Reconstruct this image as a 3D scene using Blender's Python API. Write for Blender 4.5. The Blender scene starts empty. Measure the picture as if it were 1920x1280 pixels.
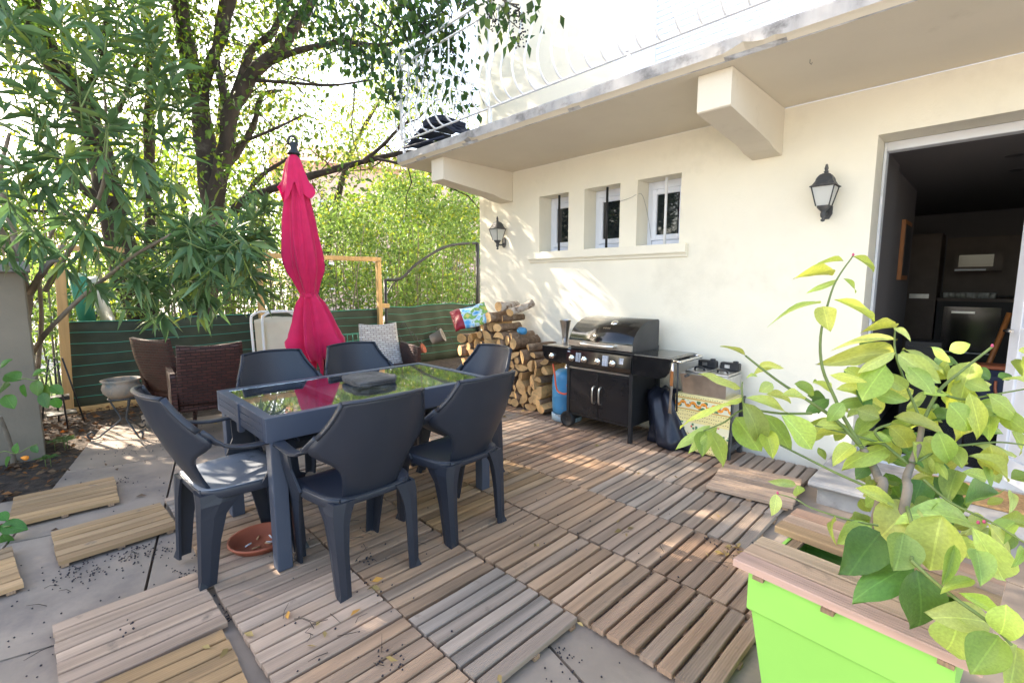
import bpy, bmesh, math, random
import numpy as np
from mathutils import Vector, Matrix, noise as mnoise
random.seed(7); NR = np.random.default_rng(7)
rad = math.radians
C = bpy.context.scene.collection
# ------------------------------------------------------------------ camera, sky, sun
FOC, HC = 894.0, 1.36
def cam_axes(yaw=rad(135.404), pitch=rad(7.0245), roll=rad(-.11)):
    f = np.array([math.cos(pitch)*math.cos(yaw), math.cos(pitch)*math.sin(yaw), -math.sin(pitch)])
    r = np.array([math.sin(yaw), -math.cos(yaw), 0.]); u = np.cross(r, f)
    c, s = math.cos(roll), math.sin(roll)
    return np.array([c*r+s*u, -(-s*r+c*u), f])
RC = cam_axes()
cam = bpy.data.objects.new('camera', bpy.data.cameras.new('camera')); C.objects.link(cam)
cam.data.sensor_width = 36; cam.data.lens = FOC/1920*36; cam.data.clip_end = 600; cam.data.clip_start = .05
M4 = Matrix(((RC[0][0], -RC[1][0], -RC[2][0], 0), (RC[0][1], -RC[1][1], -RC[2][1], 0), (RC[0][2], -RC[1][2], -RC[2][2], HC), (0, 0, 0, 1)))
cam.matrix_world = M4
bpy.context.scene.camera = cam
SUN_EL, SUN_AZ = rad(32), math.radians(180+18)          # azimuth measured from +X towards +Y
sdir = Vector((math.cos(SUN_EL)*math.cos(SUN_AZ), math.cos(SUN_EL)*math.sin(SUN_AZ), math.sin(SUN_EL)))
w = bpy.data.worlds.new('World'); bpy.context.scene.world = w; w.use_nodes = True
nt = w.node_tree; nt.nodes.clear()
sky = nt.nodes.new('ShaderNodeTexSky'); sky.sky_type = 'NISHITA'; sky.sun_disc = False
sky.sun_elevation = SUN_EL; sky.sun_rotation = math.atan2(sdir.x, sdir.y) % (2*math.pi)
sky.dust_density = 2.5; sky.air_density = 1.0; sky.ozone_density = 1.0
bg = nt.nodes.new('ShaderNodeBackground'); bg.inputs[1].default_value = .15
ow = nt.nodes.new('ShaderNodeOutputWorld')
nt.links.new(sky.outputs[0], bg.inputs[0]); nt.links.new(bg.outputs[0], ow.inputs[0])
sl = bpy.data.lights.new('sun', 'SUN'); sl.energy = 3.4; sl.angle = rad(.53); sl.color = (1, .93, .82)
so = bpy.data.objects.new('sun', sl); C.objects.link(so); so.rotation_euler = sdir.to_track_quat('Z', 'Y').to_euler()
sc = bpy.context.scene
sc.view_settings.view_transform = 'Standard'; sc.view_settings.look = 'None'
sc.view_settings.exposure = 2.52; sc.view_settings.use_white_balance = True; sc.view_settings.white_balance_temperature = 7150; sc.view_settings.white_balance_tint = 12; sc.view_settings.gamma = 1
sc.render.engine = 'CYCLES'
sc.cycles.max_bounces = 8; sc.cycles.transparent_max_bounces = 12

# a pixel of the photograph (1920 wide) on a chosen plane -> a place in the world
def P(x, y, X=None, Y=None, Z=None, D=None):
    d = RC.T @ np.array([(x-960)/FOC, (y-640)/FOC, 1.]); o = np.array([0, 0, HC])
    t = X/d[0] if X is not None else Y/d[1] if Y is not None else (Z-HC)/d[2] if Z is not None else D
    return Vector(o+d*t)
# ------------------------------------------------------------------ materials
MATS = {}
def L(nt, a, b): nt.links.new(a, b)
def mat(name, col, rough=.6, metal=0, var=.0, vscale=8, bump=0, bscale=60, objcol=False, stretch=None, spec=.5,
        coat=0, transl=0, tint=False, dirt=None, dscale=3, dlo=.5, dhi=.65, randv=0, alpha=None, trans=0, ior=1.45, coords='Object', sheen=0, detail=5):
    m = bpy.data.materials.new(name); m.use_nodes = True; n = m.node_tree; N = n.nodes
    b = N['Principled BSDF']; out = N['Material Output']
    b.inputs['Roughness'].default_value = rough; b.inputs['Metallic'].default_value = metal
    b.inputs['Specular IOR Level'].default_value = spec; b.inputs['IOR'].default_value = ior
    if coat: b.inputs['Coat Weight'].default_value = coat; b.inputs['Coat Roughness'].default_value = .08
    if trans: b.inputs['Transmission Weight'].default_value = trans
    if sheen: b.inputs['Sheen Weight'].default_value = sheen
    tc = N.new('ShaderNodeTexCoord'); src = tc.outputs[coords]
    oi = N.new('ShaderNodeObjectInfo')
    off = N.new('ShaderNodeVectorMath'); off.operation = 'MULTIPLY_ADD'
    comb = N.new('ShaderNodeCombineXYZ'); 
    for i in range(3): L(n, oi.outputs['Random'], comb.inputs[i])
    L(n, comb.outputs[0], off.inputs[0]); off.inputs[1].default_value = (37, 53, 71); L(n, src, off.inputs[2])
    mp = N.new('ShaderNodeMapping'); L(n, off.outputs[0], mp.inputs[0])
    if stretch: mp.inputs['Scale'].default_value = stretch
    vec = mp.outputs[0]
    if objcol: cout = oi.outputs['Color']
    elif tint:
        at = N.new('ShaderNodeAttribute'); at.attribute_name = 'tint'; cout = at.outputs['Color']
    else:
        rgb = N.new('ShaderNodeRGB'); rgb.outputs[0].default_value = (*col, 1); cout = rgb.outputs[0]
    if var or randv:
        no = N.new('ShaderNodeTexNoise'); no.inputs['Scale'].default_value = vscale; no.inputs['Detail'].default_value = detail; L(n, vec, no.inputs['Vector'])
        mr = N.new('ShaderNodeMapRange'); mr.inputs['From Min'].default_value = .3; mr.inputs['From Max'].default_value = .7
        mr.inputs['To Min'].default_value = 1-var; mr.inputs['To Max'].default_value = 1+var; L(n, no.outputs[0], mr.inputs[0])
        v = mr.outputs[0]
        if randv:
            m2 = N.new('ShaderNodeMapRange'); m2.inputs['To Min'].default_value = 1-randv; m2.inputs['To Max'].default_value = 1+randv
            L(n, oi.outputs['Random'], m2.inputs[0]); mu = N.new('ShaderNodeMath'); mu.operation = 'MULTIPLY'
            L(n, v, mu.inputs[0]); L(n, m2.outputs[0], mu.inputs[1]); v = mu.outputs[0]
        vm = N.new('ShaderNodeVectorMath'); vm.operation = 'SCALE'; L(n, cout, vm.inputs[0]); L(n, v, vm.inputs['Scale']); cout = vm.outputs[0]
    if dirt:
        no = N.new('ShaderNodeTexNoise'); no.inputs['Scale'].default_value = dscale; no.inputs['Detail'].default_value = 8; no.inputs['Roughness'].default_value = .65
        L(n, off.outputs[0], no.inputs['Vector'])
        mr = N.new('ShaderNodeMapRange'); mr.inputs['From Min'].default_value = dlo; mr.inputs['From Max'].default_value = dhi; L(n, no.outputs[0], mr.inputs[0])
        mx = N.new('ShaderNodeMix'); mx.data_type = 'RGBA'; L(n, mr.outputs[0], mx.inputs[0]); L(n, cout, mx.inputs[6]); mx.inputs[7].default_value = (*dirt, 1); cout = mx.outputs[2]
    L(n, cout, b.inputs['Base Color'])
    if bump:
        no = N.new('ShaderNodeTexNoise'); no.inputs['Scale'].default_value = bscale; no.inputs['Detail'].default_value = 6; L(n, vec, no.inputs['Vector'])
        bp = N.new('ShaderNodeBump'); bp.inputs['Strength'].default_value = 1; bp.inputs['Distance'].default_value = bump
        L(n, no.outputs[0], bp.inputs['Height']); L(n, bp.outputs[0], b.inputs['Normal'])
    if transl:
        tr = N.new('ShaderNodeBsdfTranslucent'); ms = N.new('ShaderNodeMixShader'); ms.inputs[0].default_value = transl
        hs = N.new('ShaderNodeHueSaturation'); hs.inputs['Hue'].default_value = .488; hs.inputs['Saturation'].default_value = 1.1; hs.inputs['Value'].default_value = 1.7
        L(n, cout, hs.inputs['Color']); L(n, hs.outputs[0], tr.inputs[0]); L(n, b.outputs[0], ms.inputs[1]); L(n, tr.outputs[0], ms.inputs[2]); L(n, ms.outputs[0], out.inputs[0])
    m['out'] = 1
    MATS[name] = m; return m
mat('plaster', (.83, .785, .655), .9, var=.04, vscale=2.2, bump=.0015, bscale=90, dirt=(.62, .58, .47), dscale=1.1, dlo=.56, dhi=.85)
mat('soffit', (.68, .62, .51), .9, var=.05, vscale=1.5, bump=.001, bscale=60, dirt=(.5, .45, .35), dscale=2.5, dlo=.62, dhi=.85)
mat('white_paint', (.80, .81, .83), .35, var=.03, vscale=3)
mat('pvc', (.74, .77, .84), .3, var=.02)
mat('shutter', (.80, .84, .90), .4)
mat('black_metal', (.018, .019, .021), .45, var=.1)
mat('black_gloss', (.010, .010, .011), .16, coat=.5, var=.15, vscale=6)
mat('black_side', (.045, .045, .047), .42, var=.3, vscale=5)
mat('door_black', (.012, .012, .014), .24, var=.3, vscale=4, bump=.0006, bscale=9)
mat('steel', (.60, .59, .57), .32, metal=1, var=.12, vscale=15)
mat('chrome', (.75, .74, .72), .12, metal=1)
mat('aged_metal', (.05, .055, .06), .5, dirt=(.13, .12, .11), dscale=18, dlo=.5, dhi=.7)
mat('resin', (.021, .026, .038), .40, var=.06, vscale=5, bump=.0003, bscale=200, dirt=(.05, .055, .065), dscale=26, dlo=.66, dhi=.82)
mat('resin_glare', (.20, .22, .25), .42, var=.12, vscale=6, dirt=(.08, .09, .11), dscale=9, dlo=.56, dhi=.7)  # pale copy of the resin, sun glare on one seat painted in
mat('alu', (.060, .074, .105), .42, var=.03)
mat('cloth_pink', (.60, .008, .085), .75, var=.08, vscale=12, transl=.14, bump=.0006, bscale=400, sheen=.2)
mat('wood', (1, 1, 1), .8, objcol=True, var=.30, vscale=9, stretch=(.16, 2.2, 2.2), bump=.0022, bscale=26, dirt=(.20, .15, .11), dscale=10, dlo=.63, dhi=.76, detail=9)
mat('timber', (.50, .31, .13), .7, var=.18, vscale=9, stretch=(2, 2, .15), bump=.0008, bscale=40, dirt=(.28, .17, .08), dscale=5, dlo=.6, dhi=.75)
mat('log_cut', (.62, .38, .17), .85, randv=.28, var=.25, vscale=14, bump=.003, bscale=60, dirt=(.33, .19, .09), dscale=9, dlo=.55, dhi=.68)
mat('log_bark', (.21, .135, .085), .95, randv=.35, var=.35, vscale=14, stretch=(.35, 1.6, 1.6), bump=.012, bscale=26, dirt=(.42, .33, .24), dscale=7, dlo=.55, dhi=.7)
mat('birch', (.50, .43, .36), .9, var=.3, vscale=7, bump=.006, bscale=30, dirt=(.16, .09, .05), dscale=9, dlo=.5, dhi=.62)
mat('bark', (.048, .036, .028), .95, var=.4, vscale=10, stretch=(1, 1, .35), bump=.02, bscale=16, dirt=(.11, .092, .075), dscale=3.5, dlo=.54, dhi=.68)
mat('smooth_bark', (.21, .175, .135), .85, var=.2, vscale=14, bump=.003, bscale=40, dirt=(.11, .09, .07), dscale=9, dlo=.58, dhi=.7)
mat('stone', (.31, .245, .19), .85, var=.16, vscale=3.5, randv=.08, bump=.003, bscale=22, dirt=(.15, .125, .115), dscale=1.6, dlo=.48, dhi=.72)
mat('concrete', (.36, .345, .33), .9, var=.2, vscale=6, bump=.003, bscale=45, dirt=(.15, .14, .135), dscale=4, dlo=.52, dhi=.75)
mat('earth', (.060, .043, .032), 1, var=.5, vscale=14, bump=.02, bscale=22)
mat('gravel', (.42, .40, .37), .95, var=.25, vscale=30, bump=.01, bscale=60)
mat('grass', (.10, .17, .03), .95, var=.4, vscale=20, bump=.02, bscale=60)
mat('terracotta', (.36, .10, .055), .6, var=.1)
mat('old_pot', (.33, .255, .19), .85, var=.2, vscale=10, dirt=(.16, .17, .16), dscale=6, dlo=.5, dhi=.6)
mat('grey_pot', (.30, .27, .24), .8, var=.1)
mat('lime', (.30, .64, .12), .42, var=.05, vscale=3, spec=.4, dirt=(.22, .36, .10), dscale=14, dlo=.70, dhi=.85)
mat('gas_blue', (.055, .27, .50), .35, var=.1, dirt=(.25, .33, .37), dscale=9, dlo=.62, dhi=.75)
mat('gas_ring', (.40, .55, .66), .5, dirt=(.2, .2, .2), dscale=12)
mat('hose', (.75, .12, .05), .5)
mat('tarp', (.014, .017, .028), .34, bump=.004, bscale=12, var=.2)
mat('rattan', (.062, .028, .022), .5)
mat('beige_plastic', (.66, .58, .44), .4, var=.04)
mat('slate', (.075, .07, .066), .7, var=.45, vscale=9, bump=.014, bscale=22, dirt=(.17, .16, .15), dscale=8, dlo=.5, dhi=.75)
mat('glass', (.9, .95, .97), .02, trans=1, ior=1.45)
mat('pane', (.015, .018, .022), .03, spec=.9)
mat('mesh_green', (.050, .062, .044), .85, var=.3, vscale=2.5, stretch=(1, 1, 1.4), bump=.01, bscale=5, transl=.22)
mat('green_line', (.05, .30, .22), .7)
mat('net_green', (.03, .22, .15), .6)
mat('pot_soil', (.03, .022, .015), 1, bump=.01)
mat('mat_coir', (.42, .25, .11), 1, var=.3, vscale=60, bump=.006, bscale=200)
mat('tile_dark', (.022, .022, .026), .25, var=.2)
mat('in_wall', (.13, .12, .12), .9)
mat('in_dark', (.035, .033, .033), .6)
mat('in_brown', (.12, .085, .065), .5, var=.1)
mat('gate_render', (.22, .185, .14), .9, var=.12, vscale=3, bump=.002, bscale=50, dirt=(.20, .17, .13), dscale=2, dlo=.5, dhi=.7)
mat('white_trim', (.72, .74, .77), .4, dirt=(.5, .49, .47), dscale=5, dlo=.6, dhi=.8)
mat('navy', (.012, .018, .04), .7, bump=.002, bscale=30)
mat('leather', (.25, .07, .03), .5)
mat('orange_wood', (.30, .11, .03), .5)
mat('cork', (.55, .36, .2), .7)
mat('roof', (.50, .30, .24), .9, var=.15)
mat('pink_wall', (.72, .50, .42), .9)
mat('car_white', (.7, .72, .74), .2, coat=1)
mat('tyre', (.02, .02, .02), .8)
mat('red_bag', (.30, .012, .03), .35, bump=.01, bscale=20)
mat('shade_glass', (.75, .76, .72), .5, trans=.35)
mat('berry', (.016, .013, .022), .45)
mat('leaf_tree', (.05, .11, .02), .45, tint=True, transl=.42)
mat('leaf_oleander', (.05, .11, .03), .38, tint=True, transl=.25)
mat('leaf_oleander_part', (.05, .12, .045), .36, objcol=True, transl=.25)
mat('leaf_lemon', (.2, .32, .03), .36, objcol=True, transl=.34, var=.12, vscale=18, bump=.0012, bscale=30)
mat('leaf_dry', (.2, .12, .05), .9, tint=True, transl=.1)
mat('stem_green', (.13, .18, .05), .6, var=.2, vscale=30)
mat('orange_bud', (.85, .28, .03), .6)
mat('pink_bud', (.45, .07, .14), .6)

# special procedural prints ---------------------------------------------------
def edit(name):
    m = MATS[name]; return m.node_tree, m.node_tree.nodes, m.node_tree.nodes['Principled BSDF']
def grooves(name, axis, scale, depth, prevbump=True):        # ribbed boards: fine ridges along the slat
    n, N, b = edit(name)
    tc = N.new('ShaderNodeTexCoord'); wv = N.new('ShaderNodeTexWave'); wv.bands_direction = axis; wv.inputs['Scale'].default_value = scale; wv.inputs['Distortion'].default_value = .4
    L(n, tc.outputs['Object'], wv.inputs[0]); bp = N.new('ShaderNodeBump'); bp.inputs['Distance'].default_value = depth; bp.inputs['Strength'].default_value = .8
    L(n, wv.outputs['Fac'], bp.inputs['Height'])
    for l in b.inputs['Normal'].links: L(n, l.from_socket, bp.inputs['Normal'])
    L(n, bp.outputs[0], b.inputs['Normal'])
grooves('wood', 'Y', 32, .0016)
# weave for the rattan
n, N, b = edit('rattan')
tc = N.new('ShaderNodeTexCoord'); br = N.new('ShaderNodeTexBrick'); br.inputs['Scale'].default_value = 1
br.inputs['Brick Width'].default_value = .07; br.inputs['Row Height'].default_value = .026; br.inputs['Mortar Size'].default_value = .005; br.inputs['Mortar Smooth'].default_value = 1
br.inputs['Color1'].default_value = (.085, .030, .024, 1); br.inputs['Color2'].default_value = (.050, .021, .018, 1); br.inputs['Mortar'].default_value = (.012, .007, .006, 1)
L(n, tc.outputs['UV'], br.inputs[0]); L(n, br.outputs[0], b.inputs['Base Color'])
bp = N.new('ShaderNodeBump'); bp.inputs['Distance'].default_value = .006; bp.invert = True; L(n, br.outputs['Fac'], bp.inputs['Height']); L(n, bp.outputs[0], b.inputs['Normal'])
# soft stains running down the slab edge
mat('slab_edge', (.36, .35, .34), .9, var=.22, vscale=5, stretch=(1.6, 1.6, .35), bump=.003, bscale=50, dirt=(.10, .095, .09), dscale=7, dlo=.50, dhi=.72)
# Provencal table cloth: yellow ground with rows of small dark motifs, two bands with big orange flowers and green leaves
m = bpy.data.materials.new('tablecloth_print'); m.use_nodes = True; MATS['cloth_print'] = m
n, N = m.node_tree, m.node_tree.nodes; b = N['Principled BSDF']; b.inputs['Roughness'].default_value = .6
tc = N.new('ShaderNodeTexCoord'); sep = N.new('ShaderNodeSeparateXYZ'); L(n, tc.outputs['Object'], sep.inputs[0])
def mth(op, a, bb=None, c=None):
    x = N.new('ShaderNodeMath'); x.operation = op
    for i, v in enumerate((a, bb, c)):
        if v is None: continue
        if isinstance(v, (int, float)): x.inputs[i].default_value = v
        else: L(n, v, x.inputs[i])
    return x.outputs[0]
def mixc(f, a, c):
    x = N.new('ShaderNodeMix'); x.data_type = 'RGBA'; L(n, f, x.inputs[0])
    for i, v in ((6, a), (7, c)):
        if isinstance(v, tuple): x.inputs[i].default_value = (*v, 1)
        else: L(n, v, x.inputs[i])
    return x.outputs[2]
X_, Z_ = sep.outputs[0], sep.outputs[2]
def dots(px, pz, r, ox=0., oz=0.):
    row = mth('FLOOR', mth('DIVIDE', mth('ADD', Z_, oz), pz)); sh = mth('MULTIPLY', mth('MODULO', row, 2.), px*.5)
    u = mth('SUBTRACT', mth('PINGPONG', mth('ADD', mth('ADD', X_, sh), 50*px+ox), px*.5), 0)
    u = mth('SUBTRACT', u, 0.); v = mth('PINGPONG', mth('ADD', Z_, 50*pz+oz), pz*.5)
    return mth('LESS_THAN', mth('ADD', mth('POWER', u, 2.), mth('POWER', v, 2.)), r*r)
def band(z0, z1): return mth('MULTIPLY', mth('GREATER_THAN', Z_, z0), mth('LESS_THAN', Z_, z1))
col = mixc(dots(.036, .030, .0052), (.80, .68, .30), (.22, .14, .07))
no = N.new('ShaderNodeTexVoronoi'); no.inputs['Scale'].default_value = 24; L(n, tc.outputs['Object'], no.inputs[0])
fl = mixc(mth('LESS_THAN', no.outputs['Distance'], .42), (.74, .70, .52), (.07, .17, .07))
b1 = mixc(dots(.085, .24, .027, .02, -.15), fl, (.82, .30, .03)); b1 = mixc(dots(.085, .24, .010, .02, -.15), b1, (.40, .10, .01))
col = mixc(band(.355, .425), col, b1)
no2 = N.new('ShaderNodeTexVoronoi'); no2.inputs['Scale'].default_value = 34; L(n, tc.outputs['Object'], no2.inputs[0])
sepc = N.new('ShaderNodeSeparateColor'); L(n, no2.outputs['Color'], sepc.inputs[0])
f2 = mixc(mth('GREATER_THAN', sepc.outputs[0], .72), (.10, .22, .10), (.62, .14, .08))
b2 = mixc(mth('LESS_THAN', no2.outputs['Distance'], .36), (.78, .72, .48), f2)
col = mixc(band(.155, .245), col, b2)
for zz in (.347, .437): col = mixc(band(zz-.004, zz+.004), col, (.55, .28, .06))
L(n, col, b.inputs['Base Color'])
# veins of the lemon leaves: pale midrib and faint side veins on the leaf's own coordinates
n, N, b = edit('leaf_lemon'); tc = N.new('ShaderNodeTexCoord'); sep = N.new('ShaderNodeSeparateXYZ'); L(n, tc.outputs['Object'], sep.inputs[0])
ay = mth('ABSOLUTE', sep.outputs[1]); mid = mth('LESS_THAN', ay, .014)
side = mth('MULTIPLY', mth('GREATER_THAN', mth('SINE', mth('MULTIPLY', mth('SUBTRACT', sep.outputs[0], mth('MULTIPLY', ay, .9)), 62.)), .93), .13)
fac = mth('MAXIMUM', mth('MULTIPLY', mid, .6), side)
src_ = b.inputs['Base Color'].links[0].from_socket; tgt = [l.to_socket for l in src_.links]
vn = N.new('ShaderNodeVectorMath'); vn.operation = 'SCALE'; vn.inputs['Scale'].default_value = 1.45; L(n, src_, vn.inputs[0])
mx_ = mixc(fac, src_, vn.outputs[0])
for t_ in tgt: L(n, mx_, t_)
L(n, src_, vn.inputs[0])
# bag print (sky, lawn and flowers)
m = bpy.data.materials.new('bag_print'); m.use_nodes = True; MATS['bag_print'] = m
n, N = m.node_tree, m.node_tree.nodes; b = N['Principled BSDF']; b.inputs['Roughness'].default_value = .3
tc = N.new('ShaderNodeTexCoord'); no = N.new('ShaderNodeTexNoise'); no.inputs['Scale'].default_value = 9; L(n, tc.outputs['Object'], no.inputs[0])
cr = N.new('ShaderNodeValToRGB'); e = cr.color_ramp
e.elements[0].position = .36; e.elements[0].color = (.06, .35, .72, 1); e.elements[1].position = .66; e.elements[1].color = (.75, .62, .15, 1)
for p, c in ((.45, (.35, .65, .85, 1)), (.5, (.7, .8, .8, 1)), (.54, (.12, .38, .10, 1)), (.6, (.35, .55, .12, 1))): x = e.elements.new(p); x.color = c
L(n, no.outputs[0], cr.inputs[0]); L(n, cr.outputs[0], b.inputs['Base Color'])
# tiny white instruction print on the grill panel
m = bpy.data.materials.new('fine_print'); m.use_nodes = True; MATS['fine_print'] = m
n, N = m.node_tree, m.node_tree.nodes; b = N['Principled BSDF']; b.inputs['Roughness'].default_value = .4
tc = N.new('ShaderNodeTexCoord'); mp = N.new('ShaderNodeMapping'); mp.inputs['Scale'].default_value = (420, 1, 1); L(n, tc.outputs['Object'], mp.inputs[0])
wv = N.new('ShaderNodeTexWave'); wv.bands_direction = 'Z'; wv.inputs['Scale'].default_value = 42; L(n, tc.outputs['Object'], wv.inputs[0])
no = N.new('ShaderNodeTexNoise'); no.inputs['Scale'].default_value = 1; L(n, mp.outputs[0], no.inputs[0])
a = mth('MULTIPLY', mth('GREATER_THAN', wv.outputs['Fac'], .35), mth('GREATER_THAN', no.outputs[0], .42))
L(n, mixc(a, (.02, .02, .022), (.62, .68, .80)), b.inputs['Base Color'])
# ------------------------------------------------------------------ geometry helpers
def setp(o, label=None, cat=None, group=None, kind=None):
    if label: o['label'] = label
    if cat: o['category'] = cat
    if group: o['group'] = group
    if kind: o['kind'] = kind
    return o
def empty(name, loc=(0, 0, 0), rz=0, label=None, cat=None, group=None, kind=None):
    o = bpy.data.objects.new(name, None); C.objects.link(o); o.location = loc; o.rotation_euler = (0, 0, rz); o.empty_display_size = .1
    return setp(o, label, cat, group, kind)
class MB:
    def __init__(s): s.v = []; s.f = []; s.sm = []; s.mi = []; s.uv = {}
    def add(s, v, f, smooth=False, mi=0):
        k = len(s.v); s.v += [tuple(p) for p in v]; s.f += [tuple(i+k for i in q) for q in f]; s.sm += [smooth]*len(f); s.mi += [mi]*len(f); return s
    def box(s, c, d, M=None, bev=0, mi=0):
        x, y, z = [q/2 for q in d]; c = Vector(c)
        if bev:
            bev = min(bev, min(x, y, z)*.9); pts = []
            for sx in (-1, 1):
                for sy in (-1, 1):
                    for sz in (-1, 1): pts += [(sx*(x-bev), sy*(y-bev), sz*z), (sx*(x-bev), sy*y, sz*(z-bev)), (sx*x, sy*(y-bev), sz*(z-bev))]
            bm = bmesh.new()
            for p in pts: bm.verts.new(p)
            bmesh.ops.convex_hull(bm, input=bm.verts); bmesh.ops.dissolve_limit(bm, angle_limit=.01, verts=bm.verts, edges=bm.edges)
            bm.verts.index_update(); V = [v.co.copy() for v in bm.verts]; F = [[v.index for v in f.verts] for f in bm.faces]; bm.free()
        else:
            V = [Vector((sx*x, sy*y, sz*z)) for sx in (-1, 1) for sy in (-1, 1) for sz in (-1, 1)]
            F = [(0, 1, 3, 2), (4, 6, 7, 5), (0, 4, 5, 1), (2, 3, 7, 6), (0, 2, 6, 4), (1, 5, 7, 3)]
        if M is not None: V = [M @ p for p in V]
        return s.add([p+c for p in V], F, mi=mi)
    def bb(s, x0, x1, y0, y1, z0, z1, bev=0, mi=0): return s.box(((x0+x1)/2, (y0+y1)/2, (z0+z1)/2), (abs(x1-x0), abs(y1-y0), abs(z1-z0)), bev=bev, mi=mi)
    def tube(s, pts, r, n=8, cap=True, smooth=True, mi=0):
        pts = [Vector(p) for p in pts]; R = r if isinstance(r, (list, tuple)) else [r]*len(pts)
        V = []; F = []; up = None
        for i, p in enumerate(pts):
            t = (pts[min(i+1, len(pts)-1)]-pts[max(i-1, 0)]).normalized()
            if up is None: up = t.orthogonal().normalized()
            up = (up-t*up.dot(t)); up = up.normalized() if up.length > 1e-6 else t.orthogonal().normalized(); q = t.cross(up)
            for k in range(n):
                a = 2*math.pi*k/n; V.append(p+(up*math.cos(a)+q*math.sin(a))*R[i])
        for i in range(len(pts)-1):
            for k in range(n): F.append((i*n+k, i*n+(k+1) % n, (i+1)*n+(k+1) % n, (i+1)*n+k))
        s.add(V, F, smooth, mi)
        if cap: s.add(V, [tuple(reversed(range(n))), tuple(range((len(pts)-1)*n, len(pts)*n))], False, mi)
        return s
    def lathe(s, prof, c=(0, 0, 0), n=24, M=None, smooth=True, mi=0, sy=1):
        V = []; c = Vector(c)
        for r, z in prof:
            for k in range(n):
                a = 2*math.pi*k/n; p = Vector((r*math.cos(a), r*math.sin(a)*sy, z)); V.append((M @ p if M is not None else p)+c)
        F = [(i*n+k, i*n+(k+1) % n, (i+1)*n+(k+1) % n, (i+1)*n+k) for i in range(len(prof)-1) for k in range(n)]
        return s.add(V, F, smooth, mi)
    def prism(s, poly, ax, a, b, mi=0, smooth=False):    # polygon in the plane normal to axis ax, from a to b
        def mk(u, v, w): return {0: (w, u, v), 1: (u, w, v), 2: (u, v, w)}[ax]
        k = len(poly); V = [mk(u, v, a) for u, v in poly]+[mk(u, v, b) for u, v in poly]
        F = [tuple(range(k)), tuple(reversed(range(k, 2*k)))]
        s.add(V, F, False, mi); s.add(V, [(i, k+i, k+(i+1) % k, (i+1) % k) for i in range(k)], smooth, mi); return s
    def build(s, name, mt, parent=None, fix=True, loc=None, uvbox=False, tint=None):
        me = bpy.data.meshes.new(name); me.from_pydata(s.v, [], s.f); me.polygons.foreach_set('use_smooth', s.sm)
        for q in (mt if isinstance(mt, (list, tuple)) else [mt]): me.materials.append(MATS[q])
        if any(s.mi): me.polygons.foreach_set('material_index', s.mi)
        if fix:
            bm = bmesh.new(); bm.from_mesh(me); bmesh.ops.remove_doubles(bm, verts=bm.verts, dist=1e-5); bmesh.ops.recalc_face_normals(bm, faces=bm.faces); bm.to_mesh(me); bm.free()
        if uvbox:
            uv = me.uv_layers.new(name='UVMap')
            for p in me.polygons:
                nn = p.normal; ax = max(range(3), key=lambda i: abs(nn[i]))
                for li in p.loop_indices:
                    co = me.vertices[me.loops[li].vertex_index].co
                    uv.data[li].uv = {0: (co.y, co.z), 1: (co.x, co.z), 2: (co.x, co.y)}[ax]
        me.update(); o = bpy.data.objects.new(name, me); C.objects.link(o)
        if parent: o.parent = parent
        if loc: o.location = loc
        return o
def clone(o, parent=None, loc=None, rz=None, label=None):
    c = o.copy(); C.objects.link(c); c.parent = parent
    if loc is not None: c.location = loc
    if rz is not None: c.rotation_euler = (0, 0, rz)
    if label: c['label'] = label
    for ch in list(o.children): clone(ch, c)
    return c
def rz(a): return Matrix.Rotation(a, 3, 'Z')
def smoothpath(pts, k=4):
    pts = [Vector(p) for p in pts]; out = []
    for i in range(len(pts)-1):
        p0, p1, p2, p3 = pts[max(i-1, 0)], pts[i], pts[i+1], pts[min(i+2, len(pts)-1)]
        for j in range(k):
            t = j/k; out.append(.5*((2*p1)+(p2-p0)*t+(2*p0-5*p1+4*p2-p3)*t*t+(-p0+3*p1-3*p2+p3)*t**3))
    return out+[pts[-1]]
def lerps(vals, k):
    out = []
    for i in range(len(vals)-1): out += [vals[i]+(vals[i+1]-vals[i])*j/k for j in range(k)]
    return out+[vals[-1]]
def structure(name, mb, mt, **k): return setp(mb.build(name, mt, **k), kind='structure')
# ------------------------------------------------------------------ ground
g = MB(); g.add([(-300, -300, -.30), (300, -300, -.30), (300, 300, -.30), (-300, 300, -.30)], [(0, 1, 2, 3)]); structure('ground', g, 'gravel')
g = MB(); nx, ny = 70, 60
V = []; F = []
for i in range(nx+1):
    for j in range(ny+1):
        x = -8.0+i*7.2/nx; y = -3.5+j*10/ny; z = -.075+.03*mnoise.noise(Vector((x*2.3, y*2.3, 0)))+.012*mnoise.noise(Vector((x*9, y*9, 3)))
        if x > -3.4: z = -.11
        V.append((x, y, z))
for i in range(nx):
    for j in range(ny): a = i*(ny+1)+j; F.append((a, a+ny+1, a+ny+2, a+1))
g.add(V, F, True); structure('earth', g, 'earth')
g = MB(); g.bb(-60, -10.6, -14, 30, -.29, -.28); structure('street', g, 'gravel')
g = MB(); g.bb(-10.6, -8.05, -6, 20, -.25, -.12); structure('grass_verge', g, 'grass')
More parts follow.
